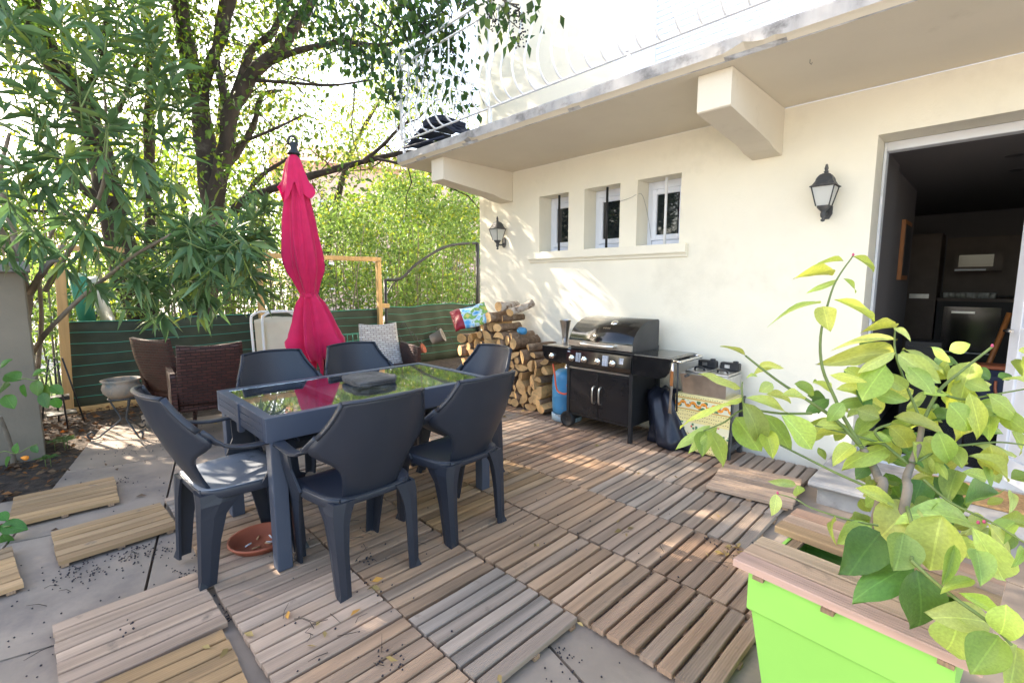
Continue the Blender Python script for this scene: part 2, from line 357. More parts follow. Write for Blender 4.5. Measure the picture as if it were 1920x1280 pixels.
# stone terrace: big slabs laid a few degrees askew to the house
ter = empty('terrace', (-4.49, -.05, 0), kind='structure')
uu = Vector((-.974, .226, 0)); nn = Vector((.226, .974, 0))
ju = [-7.0, -5.85, -4.6, -3.5, -2.4, -1.15, -.85+.0, .25, 1.62]
def slab_piece(u0, u1, n0, n1, parent, z=-.038):
    gap = .006
    pts = [uu*(u)+nn*(v) for u, v in ((u0+gap, n0+gap), (u1-gap, n0+gap), (u1-gap, n1-gap), (u0+gap, n1-gap))]
    m = MB(); V = [(p.x, p.y, z) for p in pts]+[(p.x, p.y, z-.06) for p in pts]
    m.add(V, [(0, 1, 2, 3), (0, 4, 5, 1), (1, 5, 6, 2), (2, 6, 7, 3), (3, 7, 4, 0)]); return m.build('stone_slab', 'stone', parent)
for r in range(7):
    n0 = r*.69; off = (0, .35, .1, .6, .25, .5, .05)[r]
    us = [-5.6+off+k*1.12 for k in range(7)]
    us = [-5.6]+[u for u in us[1:] if u < 1.2]+[1.55+.0*r]
    if r == 0: us = [-5.4, -4.2, -3.05, -1.98, -.86, .28, 1.6]
    for a, b_ in zip(us, us[1:]):
        if b_-a > .08: slab_piece(a, b_, n0, n0+.69, ter)
slab_piece(-5.4, -1.3, -.75, 0, ter)
slab_piece(-1.3, -.15, -.45, 0, ter)
# ------------------------------------------------------------------ decking tiles
slat_me = []
for k in range(6):
    m = MB(); Lh, wd, th, bv = .247, .029, .011, .003; V = []; F = []
    prof = [(-wd, -th), (wd, -th), (wd, th-bv), (wd-bv, th), (-wd+bv, th), (-wd, th-bv)]; N_ = 4
    for i in range(N_+1):
        x = -Lh+2*Lh*i/N_; bx = .0012*math.sin(i*1.7+k*2.1); bz = .0012*math.sin(i*1.1+k)
        for (y, z) in prof: V.append((x, y+bx, z+bz))
    for i in range(N_):
        for j in range(6): F.append((i*6+j, i*6+(j+1) % 6, (i+1)*6+(j+1) % 6, (i+1)*6+j))
    F += [tuple(range(6)), tuple(reversed(range(N_*6, N_*6+6)))]
    m.add(V, F); o = m.build('slat', 'wood'); slat_me.append(o.data); bpy.data.objects.remove(o)
m = MB(); m.box((0, 0, 0), (.495, .030, .014)); o = m.build('batten', 'wood'); bat_me = o.data; bpy.data.objects.remove(o)
TONES = {'grey': (.325, .262, .210), 'tan': (.43, .272, .165), 'pale': (.44, .31, .222), 'brown': (.31, .195, .125), 'golden': (.43, .262, .125), 'dark': (.24, .16, .118)}
TN = {'grey': 'grey weathered', 'tan': 'tan', 'pale': 'pale bleached', 'brown': 'brown', 'golden': 'golden', 'dark': 'dark brown'}
def deck_tile(cx, cy, rot, tone, label, z=0, wid=.98, mix=.5, n=7, L_=.5, name='decking_tile', group='wooden decking tiles', parent_kw=True):
    t = empty(name, (cx, cy, z), rot, label, 'decking tile', group)
    pitch = .5/7
    for i in range(n):
        o = bpy.data.objects.new('slat', random.choice(slat_me)); C.objects.link(o); o.parent = t
        o.location = ((i-(n-1)/2)*pitch+random.uniform(-.001, .001), random.uniform(-.003, .003), -.0112+random.uniform(-.0020, .0012))
        o.rotation_euler = (random.uniform(-.012, .012), random.uniform(-.003, .003), math.pi/2+random.uniform(-.006, .006)+random.choice((0, math.pi)))
        o.scale = (1, min(1.09, wid*1.075)*random.uniform(.985, 1.01), 1)
        c = TONES[tone]; c2 = TONES[random.choice(('grey', 'tan', 'pale', 'brown'))]; f = random.uniform(0, mix); v = random.uniform(.76, 1.18)
        o.color = tuple((c[j]*(1-f)+c2[j]*f)*v for j in range(3))+(1,)
    for y in (-.215, 0, .215):
        o = bpy.data.objects.new('batten', bat_me); C.objects.link(o); o.parent = t; o.location = (0, y+random.uniform(-.01, .01), -.0296)
        o.scale = (n/7, 1, 1); o.color = (*[q*.8 for q in TONES['tan']], 1)
    return t
ORD = ['first', 'second', 'third', 'fourth', 'fifth', 'sixth', 'seventh', 'eighth']
rows = [  # y0, y1, right end, count, slat width factor, tones from the right
    (3.465, 3.965, -.81, 7, .93, ['grey', 'dark', 'brown', 'brown', 'dark', 'brown', 'tan']),
    (2.962, 3.462, -.80, 7, .97, ['grey', 'grey', 'pale', 'dark', 'pale', 'grey', 'tan']),
    (2.480, 2.958, -.79, 7, .95, ['grey', 'grey', 'tan', 'brown', 'grey', 'tan', 'pale']),
    (1.972, 2.472, -.555, 7, .97, ['brown', 'pale', 'tan', 'golden', 'tan', 'pale', 'grey']),
    (1.462, 1.962, -.535, 7, .90, ['brown', 'tan', 'tan', 'golden', 'tan', 'grey', 'pale']),
    (.955, 1.455, -1.085, 5, .92, ['grey', 'tan', 'tan', 'pale', 'grey']),
    (.448, .948, -1.10, 5, 1.0, ['tan', 'pale', 'pale', 'tan', 'grey'])]
for ri, (y0, y1, xr, cnt, wf, tn) in enumerate(rows):
    for k in range(cnt):
        cx = xr-.25-k*.508; cy = (y0+y1)/2
        lab = f'{TN[tn[k]]} decking tile, {ORD[k]} from right in the {ORD[ri]} row from the house wall'
        deck_tile(cx+random.uniform(-.003, .003), cy+random.uniform(-.004, .004), random.uniform(-.008, .008), tn[k], lab, z=random.uniform(-.001, .003), wid=wf)
deck_tile(-2.315, .175, rad(1.5), 'pale', 'pale bleached decking tile left of the near table leg, beside the dark gap', wid=1.05, mix=.25)
deck_tile(-1.80, .150, rad(-1), 'golden', 'golden new-looking decking tile at the bottom edge of the photo', z=.004, wid=1.05, mix=.1)
deck_tile(-3.352, .188, rad(2.5), 'golden', 'loose golden brown decking tile lying on the stone behind the left chair', z=.004, wid=1.02, mix=.3, n=6)
deck_tile(-4.065, .008, rad(-2), 'golden', 'loose dull brown decking tile at the foot of the oleander trunk', z=.004, wid=1.02, mix=.3, n=7)
deck_tile(-3.235, -.44, rad(6), 'golden', 'loose brown decking tile cut off by the left edge of the photo', z=.004, wid=1.0, mix=.3, n=7)
deck_tile(-1.03, 3.29, rad(99), 'pale', 'pale loose decking tile lying crosswise on top of the others near the doorstep', z=.036, wid=1.0, mix=.3)
deck_tile(-.36, 2.21, 0, 'golden', 'golden decking tile half hidden behind the green planter', z=-.004, wid=1.0)
# ------------------------------------------------------------------ house
house = empty('house', (-2, 4.05, 0), 0, 'cream rendered house with balcony slab, small windows and open garden door', 'house')
def hb(mb, name, mt, **k):
    mb.v = [(x+2, y-4.05, z) for x, y, z in mb.v]; return mb.build(name, mt, house, **k)
WY, WT = 4.05, .34
wl = MB()
def wbox(x0, x1, z0, z1): wl.bb(x0, x1, WY, WY+WT, z0, z1)
wins = [(-3.67, -3.255), (-3.05, -2.625), (-2.44, -2.01)]
xs = [-4.685]+[q for p in wins for q in p]+[-.645]
for i in range(0, len(xs), 2): wbox(xs[i], xs[i+1], -.3, 2.635)
for a, b_ in wins: wbox(a, b_, -.3, 1.70); wbox(a, b_, 2.303, 2.635)
wbox(-.645, 1.3, 2.325, 2.635); wbox(-.645, 1.3, -.3, .05); wbox(1.3, 4, -.3, 2.635)
wl.bb(-4.685, -4.685+.34, WY+WT, 12, -.3, 5.6)                    # side wall going back
hb(wl, 'wall', 'plaster', fix=False)
up = MB(); up.bb(-4.685, -2.30, WY, WY+WT, 2.745, 5.6); up.bb(-2.30, .2, WY, WY+WT, 4.95, 5.6); up.bb(.2, 4, WY, WY+WT, 2.745, 5.6)
hb(up, 'upper_wall', 'plaster', fix=False)
# roller shutter of the balcony door
fr = MB(); fr.bb(-2.74, -2.30, WY-.004, WY+.1, 2.745, 4.95); hb(fr, 'shutter_frame', 'white_paint')
for k in range(44):
    s_ = MB(); z = 2.75+k*.05; s_.prism([(WY+.02, z), (WY+.006, z+.006), (WY+.006, z+.038), (WY+.02, z+.048)], 0, -2.30, .2)
    hb(s_, 'shutter_slat', 'shutter')
# balcony slab with its chipped edge
sb = MB(); xs_ = list(np.linspace(-4.765, 4, 160)); V = []; F = []
chips = [(-3.55, .07, .030), (-4.35, .05, .02), (-1.13, .10, .035), (-.98, .05, .02), (-2.35, .03, .008)]
for i, x in enumerate(xs_):
    c = sum(a_*max(0, 1-abs(x-x0)/w_) for x0, w_, a_ in chips)+.002*mnoise.noise(Vector((x*14, 0, 0)))+.0015
    V += [(x, WY, 2.745), (x, 2.935, 2.745), (x, 2.930, 2.735), (x, 2.930+c*.2, 2.665+c), (x, 2.950+c, 2.655+c*.4), (x, 2.972, 2.642), (x, 2.976, 2.636), (x, WY, 2.636)]
for i in range(len(xs_)-1):
    for j in range(7): F.append((i*8+j, i*8+j+1, (i+1)*8+j+1, (i+1)*8+j))
F.append(tuple(range(8)))
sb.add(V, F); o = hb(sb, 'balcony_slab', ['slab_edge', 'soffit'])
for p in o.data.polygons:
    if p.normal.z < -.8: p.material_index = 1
for x0, x1 in ((-1.43, -1.222), (-4.292, -4.088)):
    b_ = MB(); b_.prism([(3.05, 2.634), (3.05, 2.42), (3.06, 2.412), (3.74, 2.345), (3.86, 2.315), (4.048, 2.30), (4.048, 2.634)], 0, x0, x1); hb(b_, 'bracket', 'soffit')
hk = MB(); q = P(1519, 112, Z=2.634); hk.tube([q, q-Vector((0, 0, .02)), q+Vector((.008, 0, -.03)), q+Vector((.012, 0, -.018))], .0015, 5); hb(hk, 'hook', 'aged_metal')
# windows
for i, (a, b_) in enumerate(wins):
    yy = WY+.20; wn = MB(); z0, z1 = 1.70, 2.303
    wn.bb(a, a+.05, yy, yy+.06, z0, z1, .004); wn.bb(b_-.05, b_, yy, yy+.06, z0, z1, .004); wn.bb(a+.05, b_-.05, yy, yy+.06, z1-.07, z1, .004); wn.bb(a+.05, b_-.05, yy, yy+.06, z0, z0+.055, .004)
    wo = hb(wn, 'window', 'pvc')
    sf = MB(); a2, b2, c2, d2 = a+.052, b_-.052, z0+.058, z1-.073
    sf.bb(a2, a2+.05, yy-.02, yy+.03, c2, d2, .006); sf.bb(b2-.05, b2, yy-.02, yy+.03, c2, d2, .006); sf.bb(a2+.05, b2-.05, yy-.02, yy+.03, d2-.05, d2, .006); sf.bb(a2+.05, b2-.05, yy-.02, yy+.03, c2, c2+.05, .006)
    sf.v = [(x+2, y-4.05, z) for x, y, z in sf.v]; s_ = sf.build('sash', 'pvc', wo)
    pn = MB(); pn.bb(a2+.05+2, b2-.05+2, yy+.0-4.05, yy+.012-4.05, c2+.05, d2-.05); pn.build('pane', 'pane', wo)
    bc = MB(); xm = b_-.085 if i == 0 else b_-.09 if i == 1 else b_-.10
    bc.bb(a, b_, WY+.1, WY+.20, 1.701, 1.712); hb(bc, 'inner_sill', 'white_paint')
    xm = [(-3.44), (-2.82), (-2.185)][i]
    bc = MB(); bc.tube([(xm, WY+.07, 1.703), (xm, WY+.07, 2.30)], .0125, 10); hb(bc, 'window_bar', 'black_metal' if i < 2 else 'white_paint')
si = MB(); si.prism([(WY-.055, 1.697), (WY-.055, 1.625), (WY-.048, 1.615), (WY-.03, 1.610), (WY-.02, 1.585), (WY, 1.58), (WY, 1.697)], 0, -3.80, -1.925); hb(si, 'window_sill', 'plaster')
wr = MB(); wr.tube(smoothpath([(-2.63, WY-.004, 2.13), (-2.5, WY-.01, 2.15), (-2.45, WY-.004, 2.17), (-2.43, WY+.08, 2.17), (-2.41, WY+.17, 1.95), (-2.38, WY+.19, 1.72)]), .0016, 4); hb(wr, 'wire', 'aged_metal')
# door reveal, frame and leaf
df = MB(); df.bb(-.643, -.626, WY+.24, WY+.33, .05, 2.322, .002); df.bb(-.626, 1.298, WY+.24, WY+.33, 2.262, 2.322, .004); hb(df, 'door_frame', 'white_trim')
th_ = MB(); th_.bb(-.63, 1.298, WY+.20, WY+.34, .05, .115, .006); hb(th_, 'threshold', 'white_trim')
leaf = MB(); a = P(1893, 600, Y=4.12).x
LD = 4.12
leaf.bb(a, a+.62, 3.72-.3+.4, 3.72-.3+.445, .13, 2.24)
leaf = MB(); dx0 = .128
Ml = rz(rad(-62)); cc = Vector((dx0-.035, 4.30, 0))
def lb(mb, x0, x1, z0, z1, t=.045, yo=0, bev=.004):
    mb.box(cc+Ml @ Vector(((x0+x1)/2, yo, (z0+z1)/2)), (x1-x0, t, z1-z0), Ml, bev)
for x0, x1, z0, z1 in ((0, .09, .13, 2.24), (.53, .62, .13, 2.24), (.09, .53, 2.13, 2.24), (.09, .53, .13, .28), (.09, .53, .95, 1.08)): lb(leaf, x0, x1, z0, z1)
lo = hb(leaf, 'door_leaf', 'pvc')
pl_ = MB(); lb(pl_, .09, .53, .28, .95, .02); lb(pl_, .14, .48, .34, .89, .035); pl_.v = [(x+2, y-4.05, z) for x, y, z in pl_.v]; pl_.build('panel', 'pvc', lo)
pn = MB(); lb(pn, .09, .53, 1.08, 2.13, .01, bev=0); pn.v = [(x+2, y-4.05, z) for x, y, z in pn.v]; pn.build('pane', 'pane', lo)
hn = MB(); hn.tube([cc+Ml @ Vector((.04, -.03, 1.06)), cc+Ml @ Vector((.04, -.07, 1.06)), cc+Ml @ Vector((.12, -.075, 1.06))], .009, 8); hn.v = [(x+2, y-4.05, z) for x, y, z in hn.v]; hn.build('door_handle', 'chrome', lo)
# interior shell
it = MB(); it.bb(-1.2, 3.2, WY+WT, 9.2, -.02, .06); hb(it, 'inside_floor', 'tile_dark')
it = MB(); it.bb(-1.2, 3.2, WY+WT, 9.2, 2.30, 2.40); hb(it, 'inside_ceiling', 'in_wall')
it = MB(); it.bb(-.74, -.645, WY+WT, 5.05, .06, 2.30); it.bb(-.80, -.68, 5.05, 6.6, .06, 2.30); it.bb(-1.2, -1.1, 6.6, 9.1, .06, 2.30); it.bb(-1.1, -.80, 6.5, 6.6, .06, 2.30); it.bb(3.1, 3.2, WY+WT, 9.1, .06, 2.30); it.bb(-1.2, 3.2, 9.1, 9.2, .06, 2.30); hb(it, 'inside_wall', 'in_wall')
for x, y in ((.0, 5.3), (.02, 6.0)):
    d_ = MB(); d_.lathe([(.05, 0), (.05, -.004), (.035, -.006), (.0, -.006)], (x+2, y-4.05, 2.299), 16); d_.build('ceiling_spot', 'in_dark', house)
# doorstep
st = empty('doorstep', (0, 3.6, 0), kind='structure')
def sbuild(mb, n, m): mb.v = [(x, y-3.6, z) for x, y, z in mb.v]; return mb.build(n, m, st)
m = MB(); m.bb(-.70, 1.6, 3.41, WY-.001, -.04, .075, .004); sbuild(m, 'riser', 'concrete')
m = MB(); m.prism([(3.36, .082), (3.352, .095), (3.36, .112), (3.38, .118), (WY-.002, .118), (WY-.002, .076), (3.37, .076)], 0, -.74, 1.6); sbuild(m, 'tread', 'concrete')
m = MB(); m.box((.02, 3.80, .126), (.56, .34, .014), rz(rad(-1)), .004); setp(m.build('doormat', 'mat_coir'), 'rectangular brown coir doormat on the doorstep', 'doormat')
# ------------------------------------------------------------------ resin garden chairs
def sweep(mb, pts, side, W, T, mi=0):          # rounded flat bar: side = width direction
    pts = [Vector(p) for p in pts]; V = []; n = 8
    for i, p in enumerate(pts):
        t = (pts[min(i+1, len(pts)-1)]-pts[max(i-1, 0)]).normalized(); s_ = Vector(side[i] if isinstance(side[0], (tuple, Vector)) else side); s_ = (s_-t*s_.dot(t)).normalized(); u = s_.cross(t)
        w_ = W[i] if isinstance(W, (list, tuple)) else W; h = T[i] if isinstance(T, (list, tuple)) else T
        for a, b_ in ((-.5, -.25), (-.5, .25), (-.36, .5), (.36, .5), (.5, .25), (.5, -.25), (.36, -.5), (-.36, -.5)): V.append(p+s_*a*w_+u*b_*h)
    F = [(i*n+k, i*n+(k+1) % n, (i+1)*n+(k+1) % n, (i+1)*n+k) for i in range(len(pts)-1) for k in range(n)]
    mb.add(V, F, True); mb.add(V, [tuple(range(n)), tuple(range((len(pts)-1)*n, len(pts)*n))]); return mb
def sheet(mb, fn, nu, nv, th, smooth=True):    # a curved sheet with thickness: fn(u, v) -> point
    Pn = [[Vector(fn(i/nu, j/nv)) for j in range(nv+1)] for i in range(nu+1)]; V = []; k = (nu+1)*(nv+1)
    Nn = []
    for i in range(nu+1):
        for j in range(nv+1):
            du = Pn[min(i+1, nu)][j]-Pn[max(i-1, 0)][j]; dv = Pn[i][min(j+1, nv)]-Pn[i][max(j-1, 0)]; q = du.cross(dv); q = q.normalized() if q.length > 1e-9 else Vector((0, 0, 1)); Nn.append(q)
    A = [Pn[i][j] for i in range(nu+1) for j in range(nv+1)]
    V = [a+q*th/2 for a, q in zip(A, Nn)]+[a-q*th/2 for a, q in zip(A, Nn)]
    F = []; I = lambda i, j: i*(nv+1)+j
    for i in range(nu):
        for j in range(nv): F += [(I(i, j), I(i+1, j), I(i+1, j+1), I(i, j+1)), (k+I(i, j), k+I(i, j+1), k+I(i+1, j+1), k+I(i+1, j))]
    mb.add(V, F, smooth); G = []
    for i in range(nu): G += [(I(i, 0), I(i+1, 0), k+I(i+1, 0), k+I(i, 0)), (I(i, nv), k+I(i, nv), k+I(i+1, nv), I(i+1, nv))]
    for j in range(nv): G += [(I(0, j), k+I(0, j), k+I(0, j+1), I(0, j+1)), (I(nu, j), I(nu, j+1), k+I(nu, j+1), k+I(nu, j))]
    mb.add(V, G); return mb
def interp(x, xs, ys):
    return float(np.interp(x, xs, ys))
def sinterp(x, xs, ys):
    return float(np.interp(x, xs, ys)) if len(xs) < 3 else sum(float(np.interp(x+d, xs, ys)) for d in (-.02, -.01, 0, .01, .02))/5
def resin_chair(label, lone):
    t = empty('resin_armchair', label=label, cat='garden chair', group='anthracite resin armchairs around the glass table')
    bz = [.40, .48, .55, .59, .62, .645, .67, .70, .75, .81, .885]; bw = [.128, .142, .158, .178, .215, .262, .285, .276, .246, .215, .188]
    def back(u, v):
        z = .40+.485*v; w_ = sinterp(z, bz, bw); x = (u-.5)*2*w_; y = -.165-.205*v-.02*math.sin(v*math.pi)+.125*(abs(x)/.28)**2.3; return (x, y, z+.008*math.cos((u-.5)*3)*v)
    m = MB(); sheet(m, back, 14, 26, .010); m.build('backrest', 'resin', t, fix=True)
    rim = MB()
    for s_ in (0, 1):
        pts = [Vector(back(s_, j/16))+Vector((0, .004, 0)) for j in range(11, 17)]; sweep(rim, pts, (0, 1, 0), .026, .012)
    pts = [Vector(back(j/10, 1)) for j in range(11)]; sweep(rim, pts, (0, 1, .2), .022, .012); rim.build('backrest_rim', 'resin', t)
    def seat(u, v):
        y = -.20+.43*v; w_ = interp(v, [0, .12, .5, 1], [.165, .205, .232, .235]); x = (u-.5)*2*w_
        z = .425-.022*math.sin(math.pi*u)*math.sin(math.pi*min(1, v*1.1))+.0-.02*max(0, v-.88)/.12*1.4+.012*(abs(u-.5)*2)**4; return (x, y, z)
    m = MB(); sheet(m, seat, 12, 12, .010); m.build('seat', 'resin', t)
    m = MB()
    for s_ in (0, 1): sweep(m, [Vector(seat(s_, j/10))+Vector((0, 0, -.02)) for j in range(11)], (0, 0, 1), .045, .012)
    sweep(m, [Vector(seat(j/10, 1))+Vector((0, .0, -.02)) for j in range(11)], (0, 0, 1), .045, .012)
    sweep(m, [Vector(seat(j/10, 0))+Vector((0, .0, -.012)) for j in range(11)], (0, 0, 1), .03, .012); m.build('seat_skirt', 'resin', t)
    def leg(levels):
        mb = MB(); V = []; th = .011
        for (cx, cy, a, b_, z) in levels:
            sa = -1 if cx > 0 else 1; sb_ = math.copysign(1, b_)
            V += [(cx, cy, z), (cx+sa*a*.55, cy-.006*sb_, z), (cx+sa*a, cy, z), (cx+sa*a, cy+sb_*th, z), (cx+sa*th, cy+sb_*th, z), (cx+sa*th, cy+b_, z), (cx, cy+b_, z), (cx-sa*.006, cy+b_*.5, z)]
        n = 8; F = [(i*n+k, i*n+(k+1) % n, (i+1)*n+(k+1) % n, (i+1)*n+k) for i in range(len(levels)-1) for k in range(n)]
        F += [tuple(range(n)), tuple(range((len(levels)-1)*n, len(levels)*n))]
        mb.add(V, F)
        cx, cy, a, b_, z = levels[-1]; sa = -1 if cx > 0 else 1
        mb.add([(cx-sa*.010, cy-.010*math.copysign(1, b_), 0), (cx+sa*a*.75, cy-.004*math.copysign(1, b_), 0), (cx-sa*.004, cy+b_*.75, 0), (cx, cy, .035)], [(0, 1, 3), (0, 3, 2), (1, 2, 3), (0, 2, 1)])
        return mb
    for s_ in (-1, 1):
        leg([(s_*.20, -.215, .10, .20, .425), (s_*.207, -.218, .085, .15, .375), (s_*.205, -.222, .068, .105, .32), (s_*.202, -.228, .056, .08, .2), (s_*.196, -.238, .048, .062, 0)]).build('leg', 'resin', t)
        leg([(s_*.278, .175, .04, -.10, .618), (s_*.268, .19, .045, -.115, .52), (s_*.250, .205, .06, -.18, .425), (s_*.235, .212, .058, -.13, .36), (s_*.222, .222, .052, -.085, .2), (s_*.210, .235, .046, -.062, 0)]).build('leg', 'resin', t)
        m = MB(); sweep(m, smoothpath([(s_*.255, -.205, .735), (s_*.275, -.165, .685), (s_*.283, -.11, .650), (s_*.286, -.02, .632), (s_*.284, .08, .632), (s_*.278, .165, .628), (s_*.275, .185, .60)], 3), [(s_*.5, 1, .0)]*3+[(s_*.9, .6, 0)]*2+[(1, .1, 0)]*14, [.020, .024, .03, .036, .042, .046]+[.052]*13, .015); m.build('armrest', 'resin', t)
    return t
ch = resin_chair('anthracite resin armchair at the left end of the table with a sunlit seat', False)
ch.location = (-2.60, .625, 0); ch.rotation_euler = (0, 0, rad(4))
for (x, y, a, l) in ((-2.105, 1.005, 90, 'anthracite resin armchair with its back to the camera, nearer the front table leg'),
                     (-2.115, 1.59, 92, 'anthracite resin armchair with its back to the camera, nearer the barbecue'),
                     (-3.17, 1.12, -88, 'anthracite resin armchair on the far side of the table, left of the pink parasol'),
                     (-3.19, 1.70, -90, 'anthracite resin armchair on the far side of the table, right of the pink parasol'),
                     (-2.62, 2.06, 176, 'anthracite resin armchair at the far end of the table, in front of the logs')):
    c = clone(ch, None, (x, y, 0), rad(a), l)
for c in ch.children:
    if c.name.split('.')[0] == 'seat': c.data = c.data.copy(); c.data.materials[0] = MATS['resin_glare']; c['label'] = 'seat with sun glare painted into its pale colour'
# ------------------------------------------------------------------ glass table
tb = empty('garden_table', (-2.69, 1.36, 0), 0, 'slate grey metal extending garden table with a glass top', 'table')
def tbuild(m, n, mt): m.v = [(x+2.69, y-1.36, z) for x, y, z in m.v]; return m.build(n, mt, tb)
x0, x1, y0, y1 = -3.10, -2.275, .675, 2.05
m = MB(); z0, z1, r = .635, .75, .045
m.bb(x1-r, x1, y0, y1, z0, z1, .002); tbuild(m, 'side_rail', 'alu'); m = MB(); m.bb(x0, x0+r, y0, y1, z0, z1, .002); tbuild(m, 'side_rail', 'alu')
for yy in (y0, y1-r):
    m = MB(); sg = 1 if yy == y0 else 1
    m.bb(x0+r, x1-r, yy+.006, yy+r, z0, z1-.001)
    for za, zb in ((z0+.001, z0+.037), (z0+.041, z0+.074), (z0+.078, z1-.001)): m.bb(x0+r+.001, x1-r-.001, yy if yy == y0 else yy+r-.001, yy+.008 if yy == y0 else yy+r+.004, za, zb, .0015)
    tbuild(m, 'end_rail', 'alu')
    m = MB(); xm = (x0+x1)/2; m.bb(xm-.022, xm+.022, yy-.008 if yy == y0 else yy+.02, yy+.02 if yy == y0 else yy+r+.008, z0-.035, z1+.002, .003); tbuild(m, 'centre_clip', 'alu')
m = MB(); m.bb(x0+r+.002, x1-r-.002, y0+r+.002, y1-r-.002, .738, .746); tbuild(m, 'glass_top', 'glass')
m = MB()
for yy in (1.10, 1.66): m.bb(x0+r, x1-r, yy, yy+.03, .695, .73)
m.bb(x0+r, x1-r, .9, .93, .68, .70); tbuild(m, 'crossbar', 'alu')
m = MB(); m.bb(x0+r+.001, x1-r-.001, y0+r+.01, y1-r-.01, .672, .684); tbuild(m, 'stored_leaf', 'alu')
for x in (x0+.035, x1-.035):
    for y in (y0+.05, y1-.05): m = MB(); m.bb(x-.034, x+.034, y-.034, y+.034, 0, z0-.0005, .003); tbuild(m, 'leg', 'alu')
# slate platter
m = MB(); ring = [(-.31, -.10), (-.20, -.135), (.0, -.14), (.16, -.125), (.27, -.05), (.20, .02), (.18, .09), (.02, .115), (-.14, .12), (-.28, .10), (-.33, .02)]
V = []; fine = []
for i in range(len(ring)):
    a, b_ = Vector(ring[i]+(0,)), Vector(ring[(i+1) % len(ring)]+(0,))
    for k in range(4): q = a.lerp(b_, k/4); q += Vector((mnoise.noise(q*30), mnoise.noise(q*31+Vector((5, 5, 5))), 0))*.012; fine.append(q)
n_ = len(fine)
for s_, z in ((.93, .752), (.98, .758), (1.0, .766), (.985, .772), (1.005, .778), (.97, .786)):
    for q in fine: V.append((q.x*s_*.50, q.y*s_*1.30, z+.0045*mnoise.noise(q*20+Vector((0, 0, z*50)))))
F = [(i*n_+k, i*n_+(k+1) % n_, (i+1)*n_+(k+1) % n_, (i+1)*n_+k) for i in range(5) for k in range(n_)]+[tuple(range(n_)), tuple(range(5*n_, 6*n_))]
m.add([(-y, x, z) for x, y, z in V], F); pl = setp(m.build('slate_platter', 'slate'), 'rough grey slate slab lying on the glass table', 'slate platter'); pl.location = (-2.70, 1.43, 0); pl.rotation_euler = (0, 0, rad(-4))
# saucer used as an ashtray
su = empty('plant_saucer', (-2.62, .715, 0), rad(30), 'round terracotta saucer with cigarette ends on the deck under the table', 'saucer')
m = MB(); m.lathe([(0, .002), (.118, .002), (.14, .038), (.150, .040), (.151, .030), (.146, .028), (.126, 0), (0, 0)], n=40); m.build('dish', 'terracotta', su)
for k in range(6):
    m = MB(); a = k*1.3; q = Vector((.05*math.cos(a), .06*math.sin(a), .008)); d_ = Vector((math.cos(a*2), math.sin(a*2), 0))*.018; m.tube([q-d_, q+d_*.3, q+d_], .0042, 6); m.build('cigarette_end', 'white_paint' if k % 2 else 'cork', su)
# ------------------------------------------------------------------ parasol
um = empty('cantilever_parasol', (-4, 1.6, 0), 0, 'closed bright pink cantilever parasol tied at the waist behind the table', 'parasol')
ax0, ax1 = P(548, 262, X=-4.0), P(606, 700, X=-4.0)
def axis(z):
    t = (ax0.z-z)/(ax0.z-ax1.z); q = ax0.lerp(ax1, t); b_ = .035*math.sin(math.pi*min(max(t, 0), 1)); return Vector((q.x+4, q.y-1.6-b_*.9, z))
def cloth(zs, Rs, folds, amp, seed, hem=0, n=120):
    V = []; rn = random.Random(seed); ph = [rn.uniform(0, 6.28) for _ in range(6)]
    for i, (z, R_) in enumerate(zip(zs, Rs)):
        for k in range(n):
            a = 2*math.pi*k/n
            fo = 1.5-2.3*abs(math.sin(.5*(folds*a+ph[0]+.8*math.sin(2*a+ph[1])+1.3*z)))**.75+.35*math.sin((folds*2-1)*a+ph[2]-z*2.6)+.3*math.sin(3*a+ph[3]+z)
            am = amp[i] if isinstance(amp, list) else amp
            r_ = R_*(1+am*fo); zz = z
            if hem and i >= len(zs)-4: zz = z+hem*(.5+.5*math.sin(5*a+ph[4]))*(i-(len(zs)-4)+1)/4+hem*.4*math.sin(9*a+ph[5])*(i-(len(zs)-4)+1)/4
            c = axis(z); V.append((c.x+r_*math.cos(a), c.y+r_*math.sin(a), zz))
    F = [(i*n+k, i*n+(k+1) % n, (i+1)*n+(k+1) % n, (i+1)*n+k) for i in range(len(zs)-1) for k in range(n)]
    m = MB(); m.add(V, F, True); return m
def dens(zr, k): 
    zs = [q[0] for q in zr]; rs = [q[1] for q in zr]; zz = list(np.linspace(zs[0], zs[-1], k)); return zz, [float(np.interp(-q, [-a for a in zs], rs)) for q in zz]
zz, rr = dens([(2.36, .028), (2.32, .055), (2.2, .080), (2.02, .115)], 10); cloth(zz, rr, 5, [.02, .06, .1, .12, .14, .16, .18, .20, .22, .24], 3, hem=.09).build('vent_cap', 'cloth_pink', um)
zz, rr = dens([(2.26, .05), (2.1, .072), (1.95, .094), (1.75, .120), (1.6, .132), (1.48, .126), (1.38, .098), (1.3, .074), (1.26, .060)], 26)
cloth(zz, rr, 8, [.08]*3+[.17]*19+[.12]*4, 5).build('canopy', 'cloth_pink', um)
zz, rr = dens([(1.27, .062), (1.2, .085), (1.08, .125), (.95, .160), (.84, .175), (.72, .145), (.60, .09)], 22)
cloth(zz, rr, 6, [.12]*2+[.26]*10+[.34]*10, 9, hem=.24).build('canopy_skirt', 'cloth_pink', um)
m = MB(); pts = [axis(1.265)+Vector((.066*math.cos(a), .066*math.sin(a), .01*math.sin(3*a))) for a in np.linspace(0, 6.283, 30)]; sweep(m, pts, (0, 0, 1), .035, .006); m.build('tie_strap', 'cloth_pink', um)
m = MB(); q = axis(2.37); m.lathe([(.05, 0), (.046, .02), (.030, .03), (.030, .07), (.022, .09), (0, .09)], q, 16); m.build('hub', 'black_metal', um)
